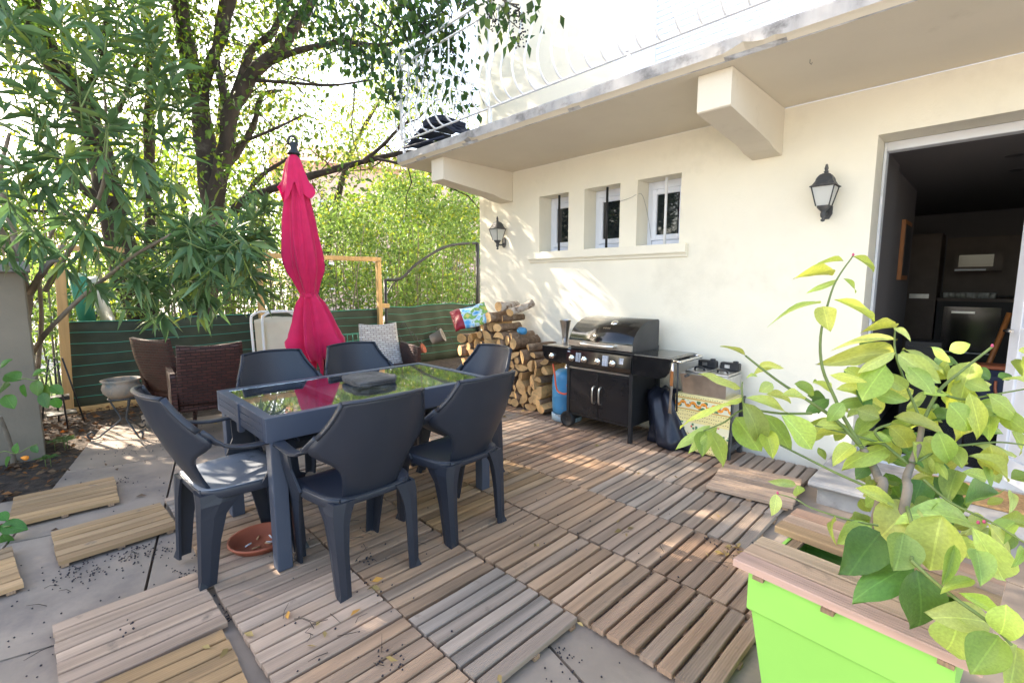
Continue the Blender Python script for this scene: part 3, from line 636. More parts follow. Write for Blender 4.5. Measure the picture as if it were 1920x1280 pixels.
m = MB(); q = axis(2.44); m.tube([q+Vector((0, .035*math.cos(a), .02+.045*math.sin(a))) for a in np.linspace(-.6, 3.7, 10)], .009, 8); m.build('suspension_hook', 'black_metal', um)
m = MB(); m.tube([axis(2.3), axis(1.6), axis(.45)], .016, 8); m.build('inner_pole', 'black_metal', um)
m = MB(); pp = P(594, 530, X=-4.10); pts = smoothpath([(pp.x+4, pp.y-1.6+.02, .0), (pp.x+4, pp.y-1.6+.01, 1.0), (pp.x+4, pp.y-1.6-.03, 1.6), (pp.x+4.03, pp.y-1.6-.075, 2.1), (ax0.x+4, ax0.y-1.6+.01, 2.42)]); m.tube(pts, .024, 10); m.build('mast', 'black_metal', um)
m = MB(); m.box((pp.x+4, pp.y-1.6+.02, .02), (.85, .06, .03)); m.box((pp.x+4, pp.y-1.6+.02, .021), (.06, .85, .03)); m.build('cross_base', 'black_metal', um)
# ------------------------------------------------------------------ barbecue
bq = empty('gas_barbecue', (-2.42, 3.65, 0), 0, 'black four burner gas barbecue with closed lid against the wall', 'barbecue')
def qb(m, n, mt, parent=None, **k):
    m.v = [(x+2.42, y-3.65, z) for x, y, z in m.v]; return m.build(n, mt, parent or bq, **k)
XL, XR, YF, YB = -2.775, -2.085, 3.46, 3.93
m = MB(); m.bb(XL+.02, XR-.02, YF+.02, YB, .13, .60); qb(m, 'cabinet', 'black_metal')
for x in (XL, XR-.025):
    for y in (YF, YB-.03):
        if x == XL: m = MB(); m.bb(x, x+.03, y, y+.03, .11, .60)
        else: m = MB(); m.bb(x, x+.032, y, y+.03, 0, .75)
        qb(m, 'leg', 'black_metal')
xm = (XL+XR)/2+.003
for a, b_ in ((XL+.035, xm-.002), (xm+.002, XR-.028)):
    m = MB(); m.bb(a, b_, YF+.004, YF+.02, .155, .555, .003); d_ = qb(m, 'door', 'door_black')
    hx = xm-.035 if a < xm-.1 else xm+.035
    m = MB(); m.tube(smoothpath([(hx, YF+.004, .28), (hx, YF-.028, .30), (hx, YF-.034, .36), (hx, YF-.028, .42), (hx, YF+.004, .44)]), .008, 8); qb(m, 'handle', 'steel', d_)
m = MB(); m.bb(XL+.03, XR-.026, YF-.002, YF+.02, .575, .588); qb(m, 'trim_strip', 'steel')
m = MB(); m.prism([(YF-.012, .600), (YF-.018, .64), (YF-.004, .745), (YF+.03, .758), (YF+.03, .600)], 0, XL, XR-.004, smooth=False); pn = qb(m, 'control_panel', 'black_gloss')
def knob(x, par, z=.672, r=.030):
    m = MB(); Mk = Matrix.Rotation(rad(90+8), 3, 'X'); c = (x, YF-.014, z)
    m.lathe([(0, .002), (r, .002), (r, .008), (r*.86, .012), (r*.72, .012), (r*.66, .030), (r*.5, .036), (0, .036)], c, 20, Mk); k = qb(m, 'knob', 'chrome', par)
for x in (-2.705, -2.565, -2.42, -2.265): knob(x, pn)
for x0_, x1_, z0_, z1_ in ((-2.665, -2.61, .645, .725), (-2.375, -2.315, .640, .730), (-2.21, -2.165, .675, .725), (-2.765, -2.735, .722, .732)):
    m = MB(); za, zb = z0_, z1_; f = lambda z: YF-.018+(z-.64)*.014/.105-.0012; V = [(x0_, f(za), za), (x1_, f(za), za), (x1_, f(zb), zb), (x0_, f(zb), zb)]; V += [(a, b_+.001, c) for a, b_, c in V]; m.add(V, [(0, 1, 2, 3), (4, 7, 6, 5), (0, 4, 5, 1), (1, 5, 6, 2), (2, 6, 7, 3), (3, 7, 4, 0)]); qb(m, 'instruction_print', 'fine_print', pn)
m = MB(); m.bb(XL+.02, XR-.015, YF+.03, YB, .60, .80); qb(m, 'firebox', 'black_side')
# lid: curved front, flat ends
LP = [(YF+.012, .775), (YF+.010, .84), (YF+.016, .865), (YF+.04, .905), (YF+.08, .95), (YF+.13, .985), (YF+.19, 1.012), (YF+.26, 1.03), (YF+.34, 1.036), (YF+.43, 1.036), (YF+.45, 1.02), (YF+.45, .775)]
m = MB(); m.prism(LP, 0, XL+.012, XR-.01, smooth=True); ld = qb(m, 'lid', ['black_gloss', 'black_side'])
for p in ld.data.polygons:
    if abs(p.normal.x) > .9: p.material_index = 1; p.use_smooth = False
m = MB(); m.bb(XL+.011, XR-.009, YF+.004, YF+.014, .785, .835); qb(m, 'lid_band', 'steel', ld)
m = MB(); sweep(m, smoothpath([(-2.60, YF+.005, .818), (-2.595, YF-.035, .815), (-2.55, YF-.05, .812), (-2.43, YF-.054, .812), (-2.31, YF-.05, .812), (-2.265, YF-.035, .815), (-2.26, YF+.005, .818)]), (0, 0, 1), .028, .014); qb(m, 'lid_handle', 'steel', ld)
nm = Vector((0, -.55, .83)).normalized(); Mg = nm.to_track_quat('Z', 'Y').to_matrix()
m = MB(); m.lathe([(0, 0), (.030, 0), (.034, .006), (.030, .014), (.0, .016)], Vector((-2.37, YF+.165, .999)), 20, Mg); qb(m, 'thermometer', 'chrome', ld)
m = MB(); c = Vector((-2.40, YF+.088, .958)); Mb = Vector((0, -.68, .73)).to_track_quat('Z', 'Y').to_matrix()
for k, (dx, ww) in enumerate(((-.032, .010), (-.02, .006), (-.011, .008), (0, .008), (.010, .006), (.020, .009), (.031, .007))): m.box(c+Mb @ Vector((dx, 0, .002)), (ww, .014 if k % 2 else .018, .003), Mb)
qb(m, 'nameplate', 'chrome', ld)
# side burner shelf (left) and side table (right)
m = MB(); m.prism([(-3.075, .755), (-3.075, .72), (-3.06, .66), (-3.03, .625), (-2.98, .612), (XL, .612), (XL, .755)], 1, YF-.012, YF+.01, smooth=False); sp = qb(m, 'side_panel', 'black_gloss'); knob(-2.945, sp, .668, .028)
m = MB(); m.bb(-3.075, XL, YF+.01, YB-.03, .72, .752, .003); qb(m, 'burner_shelf', 'black_metal')
m = MB(); m.bb(-3.05, XL-.01, YF+.03, YB-.06, .752, .762, .003); qb(m, 'burner_lid', 'steel')
m = MB(); m.prism([(XR+.005, .755), (XR+.005, .60), (-1.83, .60), (-1.79, .615), (-1.76, .65), (-1.75, .70), (-1.75, .755)], 1, YF-.008, YF+.012); qb(m, 'side_panel', 'black_gloss')
m = MB(); m.bb(XR+.005, -1.73, YF-.01, YB-.03, .740, .765, .004); qb(m, 'side_table', 'black_gloss')
m = MB(); m.bb(XR+.02, -1.745, YF-.008, YB-.04, .765, .770); qb(m, 'table_edge', 'steel')
m = MB(); m.bb(XR+.03, -1.755, YF+.004, YB-.05, .770, .7725); qb(m, 'table_inset', 'black_gloss')
m = MB(); m.tube(smoothpath([(-1.735, YF+.01, .752), (-1.69, YF-.0, .752), (-1.665, YF+.02, .752), (-1.665, YB-.2, .752), (-1.67, YB-.08, .752), (-1.70, YB-.06, .752), (-1.735, YB-.06, .752)]), .011, 8); qb(m, 'towel_rail', 'chrome')
for y in (YF+.03, YB-.03):
    m = MB(); wx = XL+.015; m.lathe([(0, -.02), (.05, -.02), (.054, -.026), (.072, -.026), (.074, -.02), (.074, .02), (.072, .026), (.054, .026), (.05, .02), (0, .02)], (wx-.02, y, .074), 28, Matrix.Rotation(rad(90), 3, 'X')); qb(m, 'wheel', 'tyre')
m = MB(); m.tube([(XL-.005, YF, .074), (XL-.005, YB, .074)], .008, 6); m.bb(XL+.002, XL+.02, YF+.02, YB, .06, .13); qb(m, 'axle', 'black_metal')
# tongs and spatula hung on the rail
tg = empty('barbecue_tongs', (-1.72, YF-.02, .74), 0, 'long metal tongs with a wooden grip hanging from the barbecue rail', 'tongs')
m = MB(); sweep(m, [(0, 0, 0), (.003, -.004, -.13), (-.004, -.004, -.30), (-.008, 0, -.40)], (1, 0, 0), [.018, .022, .018, .028], .004); m.build('tong_arm', 'steel', tg)
m = MB(); sweep(m, [(.032, .02, .0), (.036, .02, -.2), (.040, .018, -.38)], (1, 0, 0), .016, .004); m.build('tong_arm', 'black_metal', tg)
m = MB(); m.box((.002, -.008, -.12), (.026, .012, .12), None, .004); m.build('grip', 'orange_wood', tg)
# steel cone behind the left burner
m = MB(); m.lathe([(.028, 0), (.030, .08), (.038, .14), (.056, .235), (.060, .24), (.057, .238), (.036, .14), (.026, .08), (.0, .01), (0, 0), (.028, 0)], (0, 0, 0), 24); o = setp(m.build('steel_funnel', 'steel'), 'flared brushed steel cone standing on the left side of the barbecue', 'metal cone'); o.location = (-2.93, 3.62, .763)
# gas bottle and hose
gb = empty('gas_bottle', (-2.94, 3.67, 0), 0, 'light blue gas bottle standing left of the barbecue', 'gas bottle')
m = MB(); m.lathe([(0, .06), (.13, .06), (.145, .10), (.148, .16), (.148, .25), (.1495, .255), (.148, .26), (.148, .40), (.142, .44), (.125, .475), (.095, .50), (.05, .515), (0, .52)], n=40); m.build('cylinder', 'gas_blue', gb)
m = MB(); m.lathe([(.135, 0), (.150, .003), (.152, .065), (.147, .075), (.140, .07), (.138, .003)], n=40); m.build('foot_ring', 'gas_ring', gb)
for k in range(4):
    m = MB(); a = k*math.pi/2+rad(215); m.box((.150*math.cos(a), .150*math.sin(a), .055), (.008, .045, .02), rz(a), .002); m.build('foot_slot', 'black_metal', gb)
m = MB(); m.lathe([(.028, .5), (.028, .53), (.018, .545), (.018, .585), (.030, .59), (.030, .60), (0, .60)], n=16); m.build('valve', 'chrome', gb)
m = MB(); m.tube(smoothpath([P(1037, 682, Y=3.50), P(1040, 700, Y=3.49), P(1042, 720, Y=3.48), P(1046, 733, Y=3.48), P(1056, 738, Y=3.48), P(1064, 736, Y=3.5), P(1064, 720, Y=3.55)], 6), .0085, 8); setp(m.build('gas_hose', 'hose'), 'orange rubber gas hose looping from the side burner to the bottle', 'hose')
# black cover heaped under the side table
m = MB(); n_ = 48; V = []; prof = [(.0, .50), (.10, .49), (.17, .45), (.20, .36), (.215, .26), (.24, .16), (.275, .07), (.30, .012), (.0, .0)]
for i, (r_, z) in enumerate(prof):
    for k in range(n_):
        a = 2*math.pi*k/n_; f = 1+.10*math.sin(7*a+z*9)+.07*math.sin(13*a+1)+.08*math.sin(3*a+z*5); x = r_*f*math.cos(a)*.85; y = r_*f*math.sin(a)*.68
        lean = .16*(1-z/.5); V.append((x+lean*.8, y, z+(.03*math.sin(4*a) if 0 < i < 7 else 0)))
F = [(i*n_+k, i*n_+(k+1) % n_, (i+1)*n_+(k+1) % n_, (i+1)*n_+k) for i in range(len(prof)-1) for k in range(n_)]
m.add(V, F, True); o = setp(m.build('grill_cover', 'tarp'), 'crumpled black vinyl barbecue cover heaped under the side table', 'barbecue cover'); o.location = (-1.93, 3.76, .003); o.scale = (1.1, 1, .9)
# ------------------------------------------------------------------ fryer on its cloth covered stand
ss = empty('side_stand', (-1.57, 3.79, 0), 0, 'dark wooden stand wearing a yellow Provencal flowered cloth', 'stand')
def sb2(m, n, mt): m.v = [(x+1.57, y-3.79, z) for x, y, z in m.v]; return m.build(n, mt, ss)
for x in (-1.765, -1.375):
    for y in (3.665, 3.90): m = MB(); m.bb(x, x+.035, y, y+.035, 0, .44, .003); sb2(m, 'leg', 'aged_metal')
    for z in (.06, .24): m = MB(); m.bb(x+.002, x+.033, 3.70, 3.90, z, z+.04); sb2(m, 'stretcher', 'aged_metal')
m = MB(); m.bb(-1.77, -1.335, 3.655, 3.94, .44, .462, .004); sb2(m, 'top', 'aged_metal')
m = MB(); m.bb(-1.75, -1.35, 3.68, 3.93, .10, .115); sb2(m, 'shelf', 'in_dark')
m = MB()
def clothf(u, v):
    x = -.215+.44*u
    if v < .35: t = v/.35; return (x, .13-.275*t, .466+.001*math.sin(u*20))
    t = (v-.35)/.65; return (x+.004*math.sin(t*5), -.146-.006*math.sin(u*19)*t-.01*t, .464-.45*t)
sheet(m, clothf, 40, 36, .003)
m.v = [(x, y, z) for x, y, z in m.v]; co = m.build('cloth', 'cloth_print', ss)
fy = empty('deep_fryer', (-1.565, 3.79, .466), 0, 'stainless steel twin basket deep fryer with black controls on the flowered stand', 'fryer')
m = MB(); V = []
for (x, y, z) in ((-.165, -.13, 0), (.175, -.13, 0), (.175, .14, 0), (-.165, .14, 0), (-.185, -.16, .17), (.185, -.16, .17), (.185, .15, .17), (-.185, .15, .17)): V.append((x, y, z))
m.add(V, [(0, 1, 2, 3), (4, 7, 6, 5), (0, 4, 5, 1), (1, 5, 6, 2), (2, 6, 7, 3), (3, 7, 4, 0)]); m.build('tank', 'steel', fy)
for sx in (-1, 1):
    m = MB(); m.box((sx*.092, .02, .178), (.165, .22, .014), None, .004); ld_ = m.build('basket_lid', 'steel', fy)
    m = MB(); m.tube(smoothpath([(sx*.092-.04, .0, .186), (sx*.092-.03, -.01, .205), (sx*.092, -.015, .21), (sx*.092+.03, -.01, .205), (sx*.092+.04, 0, .186)]), .008, 8); m.build('lid_handle', 'black_metal', ld_)
    m = MB(); m.tube([(sx*.092+sx*.02, -.10, .155), (sx*.092+sx*.025, -.2, .158)], [.008, .012], 8); m.build('basket_handle', 'aged_metal', fy)
    m = MB(); m.box((sx*.092, .155, .215), (.15, .06, .065), None, .008); cb = m.build('control_box', 'black_metal', fy)
    m = MB(); m.box((sx*.092-.015, .123, .218), (.04, .004, .026)); m.build('control_plate', 'steel', cb)
    m = MB(); m.lathe([(.022, 0), (.020, .014), (0, .014)], (sx*.092+.04, .155, .2475), 14); m.build('control_knob', 'black_metal', cb)
# ------------------------------------------------------------------ wall lanterns
def lantern(loc, label):
    t = empty('wall_lantern', loc, 0, label, 'wall lamp', 'black coach lanterns on the house wall')
    m = MB(); m.prism([(.045*math.cos(a)*(.8 if True else 1), .07*math.sin(a)) for a in np.linspace(0, 2*math.pi, 8, endpoint=False)+.39], 1, -.018, -.001); m.build('wall_plate', 'aged_metal', t)
    m = MB(); m.tube(smoothpath([(0, -.015, -.01), (-.0, -.05, -.03), (0, -.10, -.03), (0, -.125, .0), (0, -.125, .02)]), .011, 8); m.build('arm', 'aged_metal', t)
    c = Vector((0, -.125, 0)); M45 = rz(rad(45))
    m = MB(); m.lathe([(0, -.095), (.012, -.09), (.016, -.08), (.006, -.07), (.018, -.055), (.020, -.035), (.016, -.02), (.034, .0), (.046, .014), (.046, .022), (0, .022)], c, 12); m.build('base', 'aged_metal', t)
    m = MB(); m.lathe([(.002, .022), (.058, .022), (.1, .158), (.0965, .158), (.055, .026)], c, 4, M45, smooth=False); 
    gl = MB(); gl.lathe([(.056, .024), (.098, .157)], c, 4, M45, smooth=False); gl.build('lamp_glass', 'shade_glass', t, fix=False)
    for k in range(4):
        f = MB(); a = rad(45+90*k); f.tube([c+Vector((.060*math.cos(a), .060*math.sin(a), .02)), c+Vector((.104*math.cos(a), .104*math.sin(a), .160))], .0045, 5)
        f.build('cage_bar', 'aged_metal', t)
    m = MB(); m.lathe([(.118, .158), (.120, .163), (.100, .172), (.082, .195), (.074, .208), (.076, .212), (.066, .228), (.048, .246), (.026, .256), (.0, .258)], c, 4, M45, smooth=False); m.build('roof', 'aged_metal', t)
    m = MB(); m.lathe([(.020, .255), (.012, .262), (.018, .270), (.009, .276), (.012, .283), (.014, .292), (.008, .318), (0, .326)], c, 12); m.build('finial', 'aged_metal', t)
    m = MB(); m.lathe([(0, .03), (.018, .03), (.018, .07), (.026, .09), (.026, .105), (.015, .12), (0, .125)], c, 14); m.build('bulb', 'white_paint', t)
    return t
q = P(1552, 395, Y=4.05); l1 = lantern((q.x, 4.05, q.z), 'black coach lantern on the wall beside the open garden door'); l1.scale = (.93,)*3
q = P(946, 455, Y=4.05); clone(l1, None, (q.x, 4.05, q.z), 0, 'smaller looking black coach lantern near the far corner of the house wall')
# ------------------------------------------------------------------ balcony railing
ra = empty('balcony_railing', (-4.7, 2.97, 2.745), 0, 'white wrought iron balcony railing with pot-bellied bars', 'railing')
BP = [(0, 0), (.05, .02), (.10, .075), (.128, .15), (.128, .22), (.105, .30), (.07, .39), (.045, .47), (.03, .55), (.028, .64), (.028, .745)]
def bar(front, pos):
    m = MB(); pts = []
    for o_, z in BP:
        pts.append((pos, -o_+.0, .145+z) if front else (-o_, pos, .145+z))
    sweep(m, smoothpath(pts, 2), (1, 0, 0) if front else (0, 1, 0), .014, .014); return m
mbar = bar(True, 0).build('bar', 'white_paint', ra); first = True
k = 0
for x in np.arange(.06, 6.2, .136):
    o = mbar if first else mbar.copy()
    if not first: C.objects.link(o); o.parent = ra
    first = False; o.location = (x, 0, 0)
sbar = bar(False, 0).build('bar', 'white_paint', ra); first = True
for y in np.arange(.10, 1.02, .13):
    o = sbar if first else sbar.copy()
    if not first: C.objects.link(o); o.parent = ra
    first = False; o.location = (0, y, 0)
for z_, o_, h_ in ((.142, 0, .012), (.895, .028, .012), (1.02, .028, .03)):
    m = MB(); m.bb(-o_-.01, 6.3, -o_-.012, -o_+.012, z_-h_/2, z_+h_/2, .002); m.build('rail', 'white_paint', ra)
    m = MB(); m.bb(-o_-.012, -o_+.012, -o_+.013, 1.05, z_-h_/2, z_+h_/2, .002); m.build('rail', 'white_paint', ra)
for x in (0.02, 1.42, 2.82, 4.22):
    m = MB(); m.bb(x-.012, x+.012, -.012, .012, .0, .1355); m.bb(x-.012, x+.012, -.04, -.016, .148, 1.004); m.build('post', 'white_paint', ra)
# folded lounger on the balcony
bl = empty('folded_lounger', (-4.28, 3.22, 2.76), rad(6), 'dark blue folded lounger lying on the balcony corner behind the bars', 'lounger')
for k in range(6):
    m = MB(); sheet(m, lambda u, v: (-.36+k*.125+.105*v, -.22+.44*u, .06+.17*math.sin(math.pi*(k*.125+.105*v)/.75)+.03*u), 8, 3, .016); m.build('slat', 'navy', bl)
m = MB(); sheet(m, lambda u, v: (-.12+.30*u, -.2+.34*v, .25+.02*math.sin(u*3)), 8, 6, .05); m.build('cushion', 'navy', bl)
m = MB(); m.tube([(-.31, -.3, .02), (-.31, .3, .2)], .012, 6); m.tube([(.31, -.3, .2), (.31, .3, .02)], .012, 6); m.tube([(-.31, -.3, .02), (.31, -.3, .02)], .012, 6); m.build('frame', 'navy', bl)
# ------------------------------------------------------------------ firewood
def log_mesh(kind, r, Ln, seed):
    rn = random.Random(seed); n = 14; prof = []
    if kind == 'round': prof = [(r*(1+.07*math.sin(3*a+seed)+rn.uniform(-.04, .04))*math.cos(a), r*(1+.06*math.cos(2*a+seed)+rn.uniform(-.04, .04))*math.sin(a), 0) for a in np.linspace(0, 2*math.pi, n, endpoint=False)]
    else:
        span = math.pi if kind == 'half' else 1.95 if kind == 'wedge' else 2.6; st_ = rn.uniform(0, 6.28); R_ = r*1.45 if kind != 'half' else r*1.2
        arc = [(R_*(1+rn.uniform(-.05, .05))*math.cos(st_+span*i/7), R_*(1+rn.uniform(-.05, .05))*math.sin(st_+span*i/7), 0) for i in range(8)]
        e0, e1 = arc[0], arc[-1]; c0 = (rn.uniform(-.1, .1)*r, rn.uniform(-.1, .1)*r)
        prof = arc+[((e1[0]*(1-t)+c0[0]*t)*1.0+rn.uniform(-.05, .05)*r, (e1[1]*(1-t)+c0[1]*t)+rn.uniform(-.05, .05)*r, 1) for t in (.35, .7)]+[(c0[0], c0[1], 1)]+[((e0[0]*t+c0[0]*(1-t))+rn.uniform(-.05, .05)*r, (e0[1]*t+c0[1]*(1-t))+rn.uniform(-.05, .05)*r, 1) for t in (.35, .7)]
        cx = sum(p[0] for p in prof)/len(prof); cy = sum(p[1] for p in prof)/len(prof); prof = [(p[0]-cx, p[1]-cy, p[2]) for p in prof]
    n = len(prof); V = []; S = 7
    tw = rn.uniform(-.15, .15); bx, bz = rn.uniform(-.012, .012), rn.uniform(-.008, .008)
    for i in range(S):
        t = i/(S-1); s_ = 1+.05*math.sin(t*5+seed)+(.02 if i else 0); a = tw*t
        sk = .012*math.sin(seed)*(1 if i == 0 else 0)
        for (x, z, _) in prof:
            j = 1+(.05*mnoise.noise(Vector((x*40, z*40, t*6+seed))) if 0 < i < S-1 else 0)
            V.append(((x*math.cos(a)-z*math.sin(a))*s_*j+bx*math.sin(math.pi*t), Ln*t+sk*x/r*2, (x*math.sin(a)+z*math.cos(a))*s_*j+bz*math.sin(math.pi*t)))
    m = MB()
    for i in range(S-1):
        for k in range(n):
            q = prof[k][2] and prof[(k+1) % n][2] or (prof[k][2] != prof[(k+1) % n][2])
            m.add([], []); m.f.append((i*n+k, i*n+(k+1) % n, (i+1)*n+(k+1) % n, (i+1)*n+k)); m.sm.append(kind == 'round'); m.mi.append(1 if q else 0)
    m.v = V
    m.f += [tuple(range(n)), tuple(range((S-1)*n, S*n))]; m.sm += [False]*2; m.mi += [1, 1]
    return m
LOGS = []
zl = [(232, 398, 40, 'round', 'A'), (300, 402, 42, 'wedge', 'A'), (287, 480, 38, 'round', 'A'), (218, 518, 50, 'round', 'A'), (330, 560, 46, 'third', 'A'), (262, 632, 48, 'wedge', 'A'), (372, 462, 42, 'third', 'A'),
      (430, 458, 36, 'half', 'A'), (478, 385, 48, 'third', 'A'), (425, 360, 34, 'round', 'A'), (520, 445, 40, 'half', 'A'), (600, 375, 46, 'half', 'A'), (608, 450, 40, 'round', 'A'), (672, 420, 44, 'round', 'A'),
      (515, 188, 46, 'round', 'A'), (508, 272, 44, 'half', 'A'), (442, 278, 38, 'third', 'A'), (590, 80, 46, 'birch', 'A'), (600, 290, 34, 'round', 'A'), (640, 200, 30, 'round', 'A'),
      (745, 455, 44, 'third', 'B'), (725, 380, 34, 'half', 'B'), (850, 580, 50, 'third', 'B'), (790, 560, 30, 'wedge', 'B'), (795, 620, 34, 'round', 'B'), (812, 690, 42, 'third', 'B'), (905, 675, 44, 'half', 'B'),
      (822, 790, 52, 'third', 'B'), (955, 835, 50, 'third', 'B'), (922, 912, 40, 'half', 'B'), (985, 962, 66, 'third', 'B'), (830, 888, 58, 'third', 'B'), (858, 1000, 46, 'third', 'B'), (935, 1010, 36, 'wedge', 'B'),
      (785, 965, 38, 'wedge', 'B'), (780, 1035, 36, 'round', 'B'), (825, 1055, 36, 'wedge', 'B'), (920, 1085, 46, 'half', 'B'), (1035, 1098, 58, 'third', 'B'), (1000, 1040, 30, 'round', 'B')]
YL = 3.60
for (u, v, r, kd, stk) in zl:
    q = P(820+u/5.333, 560+v/5.333, Y=YL); dist = math.hypot(q.x, YL); LOGS.append((q.x, q.z, r/5.333*dist*.97/894*1.15, kd, stk))
for zz_ in range(9):
    for k in range(9):
        x = -4.08+k*.092+(zz_ % 2)*.045; z = .05+zz_*.083
        if zz_ > 4 and k > 5: continue
        if x > -3.52 or (x > -3.62 and z < .45): continue
        if min(math.hypot(x-a[0], z-a[1]) for a in LOGS) > .07: LOGS.append((x+random.uniform(-.01, .01), z+random.uniform(-.01, .01), random.uniform(.038, .046), random.choice(('round', 'half', 'third', 'wedge')), 'A'))
for x, z in ((-3.26, .36), (-3.2, .56), (-3.55, .62), (-3.45, .5), (-3.38, .60), (-3.30, .52), (-3.3, .44), (-3.45, .68), (-3.2, .46)):
    if min(math.hypot(x-a[0], z-a[1]) for a in LOGS) > .06: LOGS.append((x, z, .04, 'half', 'B'))
cnts = {}; LG = {}
LOGS.sort(key=lambda a: (a[4], round(a[1]/.095), a[0]))
for i, (x, z, r, kd, stk) in enumerate(LOGS):
    if stk == 'B' and z > .6: pass
    lay = int(round(z/.095)); key = (stk, lay); cnts[key] = cnts.get(key, 0)+1
    kk = 'round' if kd == 'birch' else kd; Ln = random.uniform(.29, .36) if stk == 'A' else random.uniform(.38, .42)
    m = log_mesh(kk, r, Ln, i*1.37+2); o = m.build('firewood_log', ['birch' if kd == 'birch' else 'log_bark', 'log_cut'], fix=False)
    bm = bmesh.new(); bm.from_mesh(o.data); bmesh.ops.recalc_face_normals(bm, faces=bm.faces); bm.to_mesh(o.data); bm.free()
    o.location = (x, YL+random.uniform(-.02, .04), max(z, r*.8)); o.rotation_euler = (random.uniform(-.02, .02), 0, random.uniform(-.09, .09))
    key = (stk, lay); LG.setdefault(key, []).append(x)
    kn = {'round': 'round', 'half': 'halved', 'third': 'split', 'wedge': 'wedge shaped', 'birch': 'pale barked'}[kd]
    n1 = ORD[cnts[key]-1] if cnts[key] <= 8 else 'far right'
    LW = ['bottom', 'second', 'third', 'fourth', 'fifth', 'sixth', 'seventh', 'eighth', 'ninth', 'tenth', 'eleventh', 'twelfth', 'topmost']
    if cnts[key] > 8: n1 = 'ninth' if cnts[key] == 9 else 'last'
    setp(o, f'{kn} log, {n1} from left, {LW[min(lay, 12)]} layer of the {"tall left" if stk == "A" else "low right"} firewood stack', 'firewood log', 'firewood logs stacked against the wall')
m = log_mesh('round', .040, .30, 77); o = m.build('firewood_log', ['birch', 'log_cut'], fix=False); q = P(820+735/5.33, 560+50/5.33, Y=3.62); o.location = (q.x-.06, 3.66, q.z-.10); o.rotation_euler = (rad(20), 0, rad(-22))
setp(o, 'pale barked log leaning down at an angle on the very top of the firewood', 'firewood log', 'firewood logs stacked against the wall')
# small blue cup and a bag lying on the logs
m = MB(); m.lathe([(0, 0), (.038, 0), (.042, .085), (.038, .085), (.034, .01), (0, .01)], n=20, M=Matrix.Rotation(rad(-90), 3, 'Y')); q = P(820+850/5.33, 560+322/5.33, Y=3.75); o = setp(m.build('blue_cup', 'gas_blue'), 'small blue tin cup lying on its side on the firewood', 'cup'); o.location = (q.x+.03, 3.75, q.z); o.rotation_euler = (0, 0, rad(-12))
bg_ = empty('soil_bag', P(882, 594, Y=3.50), 0, 'printed blue, green and dark red plastic garden bag lying on the logs', 'bag')
def pil(u, v, s_):
    a = (2*u-1); b_ = (2*v-1); h = .055*(1-a**4)*(1-b_**4)+.012*math.sin(u*9)*math.sin(v*7); return (.21*a, .15*b_+.01*math.sin(u*8), s_*h)
_n = Vector((.45, -.5, .62)).normalized(); _x = Vector((.66, .66, .42)); _x = (_x-_n*_x.dot(_n)).normalized(); _y = _n.cross(_x)
Mt = Matrix(((_x.x, _y.x, _n.x), (_x.y, _y.y, _n.y), (_x.z, _y.z, _n.z)))
for nm_, u0, u1, mt_ in (('printed_body', .28, 1, 'bag_print'), ('red_end', 0, .28, 'red_bag')):
    m = MB()
    for s_ in (1, -1):
        V = [Mt @ Vector(pil(u0+(u1-u0)*i/14, j/10, s_)) for i in range(15) for j in range(11)]
        m.add(V, [(i*11+j, (i+1)*11+j, (i+1)*11+j+1, i*11+j+1) for i in range(14) for j in range(10)], True)
    m.build(nm_, mt_, bg_)
# ------------------------------------------------------------------ fences, posts, arch
FX = -7.2
def fence(y0, y1, ztop, label, col='mesh_green', lines=8, sag=.02, name='screen_fence'):
    t = empty(name, (FX, y0, -.1), 0, label, 'fence')
    m = MB(); sheet(m, lambda u, v: (.03*math.sin(u*11)*math.sin(v*3+1)+.012*math.sin(u*37+v*5), (y1-y0)*u, .04+(ztop+.06)*v-sag*.5*math.sin(u*math.pi*3)*v), 60, 10, .004); m.build('screen', col, t)
    for k in range(lines):
        v = 1-k/(lines)*.98; m = MB(); pts = []
        for i in range(41):
            u = i/40; pts.append((.03*math.sin(u*11)*math.sin(v*3+1)+.012*math.sin(u*37+v*5)+.006, (y1-y0)*u, .04+(ztop+.06)*v-sag*.5*math.sin(u*math.pi*3)*v+.006*math.sin(u*23+k)))
        m.tube(pts, .0045 if k else .007, 4); m.build('tie_line', 'green_line', t)
    return t
fence(.12, 3.98, .935, 'dark green screen fence with bright green tie lines behind the trees and chairs')
fence(4.14, 6.4, .96, 'lighter green screen fence panel with hanging pots, between metal posts', sag=.035)
m = MB(); m.bb(FX-.02, FX+.10, .1, 4.0, -.12, -.02, .006); setp(m.build('edging_timber', 'timber'), 'long sawn timber laid on the ground along the foot of the green screen', 'timber edging')
fr_ = empty('timber_goalpost', (FX+.10, 2.12, -.1), 0, 'goalpost of raw sawn timber standing against the green fence', 'timber frame')
m = MB(); m.bb(-.035, .035, 0, .07, 0, 1.80, .004); m.build('post', 'timber', fr_); m = MB(); m.bb(-.035, .035, 1.80, 1.87, 0, 1.80, .004); m.build('post', 'timber', fr_)
m = MB(); m.bb(-.035, .035, -.45, 1.875, 1.803, 1.87, .004); m.build('beam', 'timber', fr_); m = MB(); m.bb(-.03, .03, 1.872, 2.0, 1.05, 1.12, .003); m.build('stub', 'timber', fr_)
m = MB(); a_, b_ = P(112, 480, X=FX+.08), P(128, 765, X=FX+.08); m.box(((a_+b_)/2), (.06, .085, 1.72), Matrix.Rotation(rad(-2.2), 3, 'X'), .004); setp(m.build('timber_post', 'timber'), 'single raw timber post leaning at the left end of the green fence', 'post')
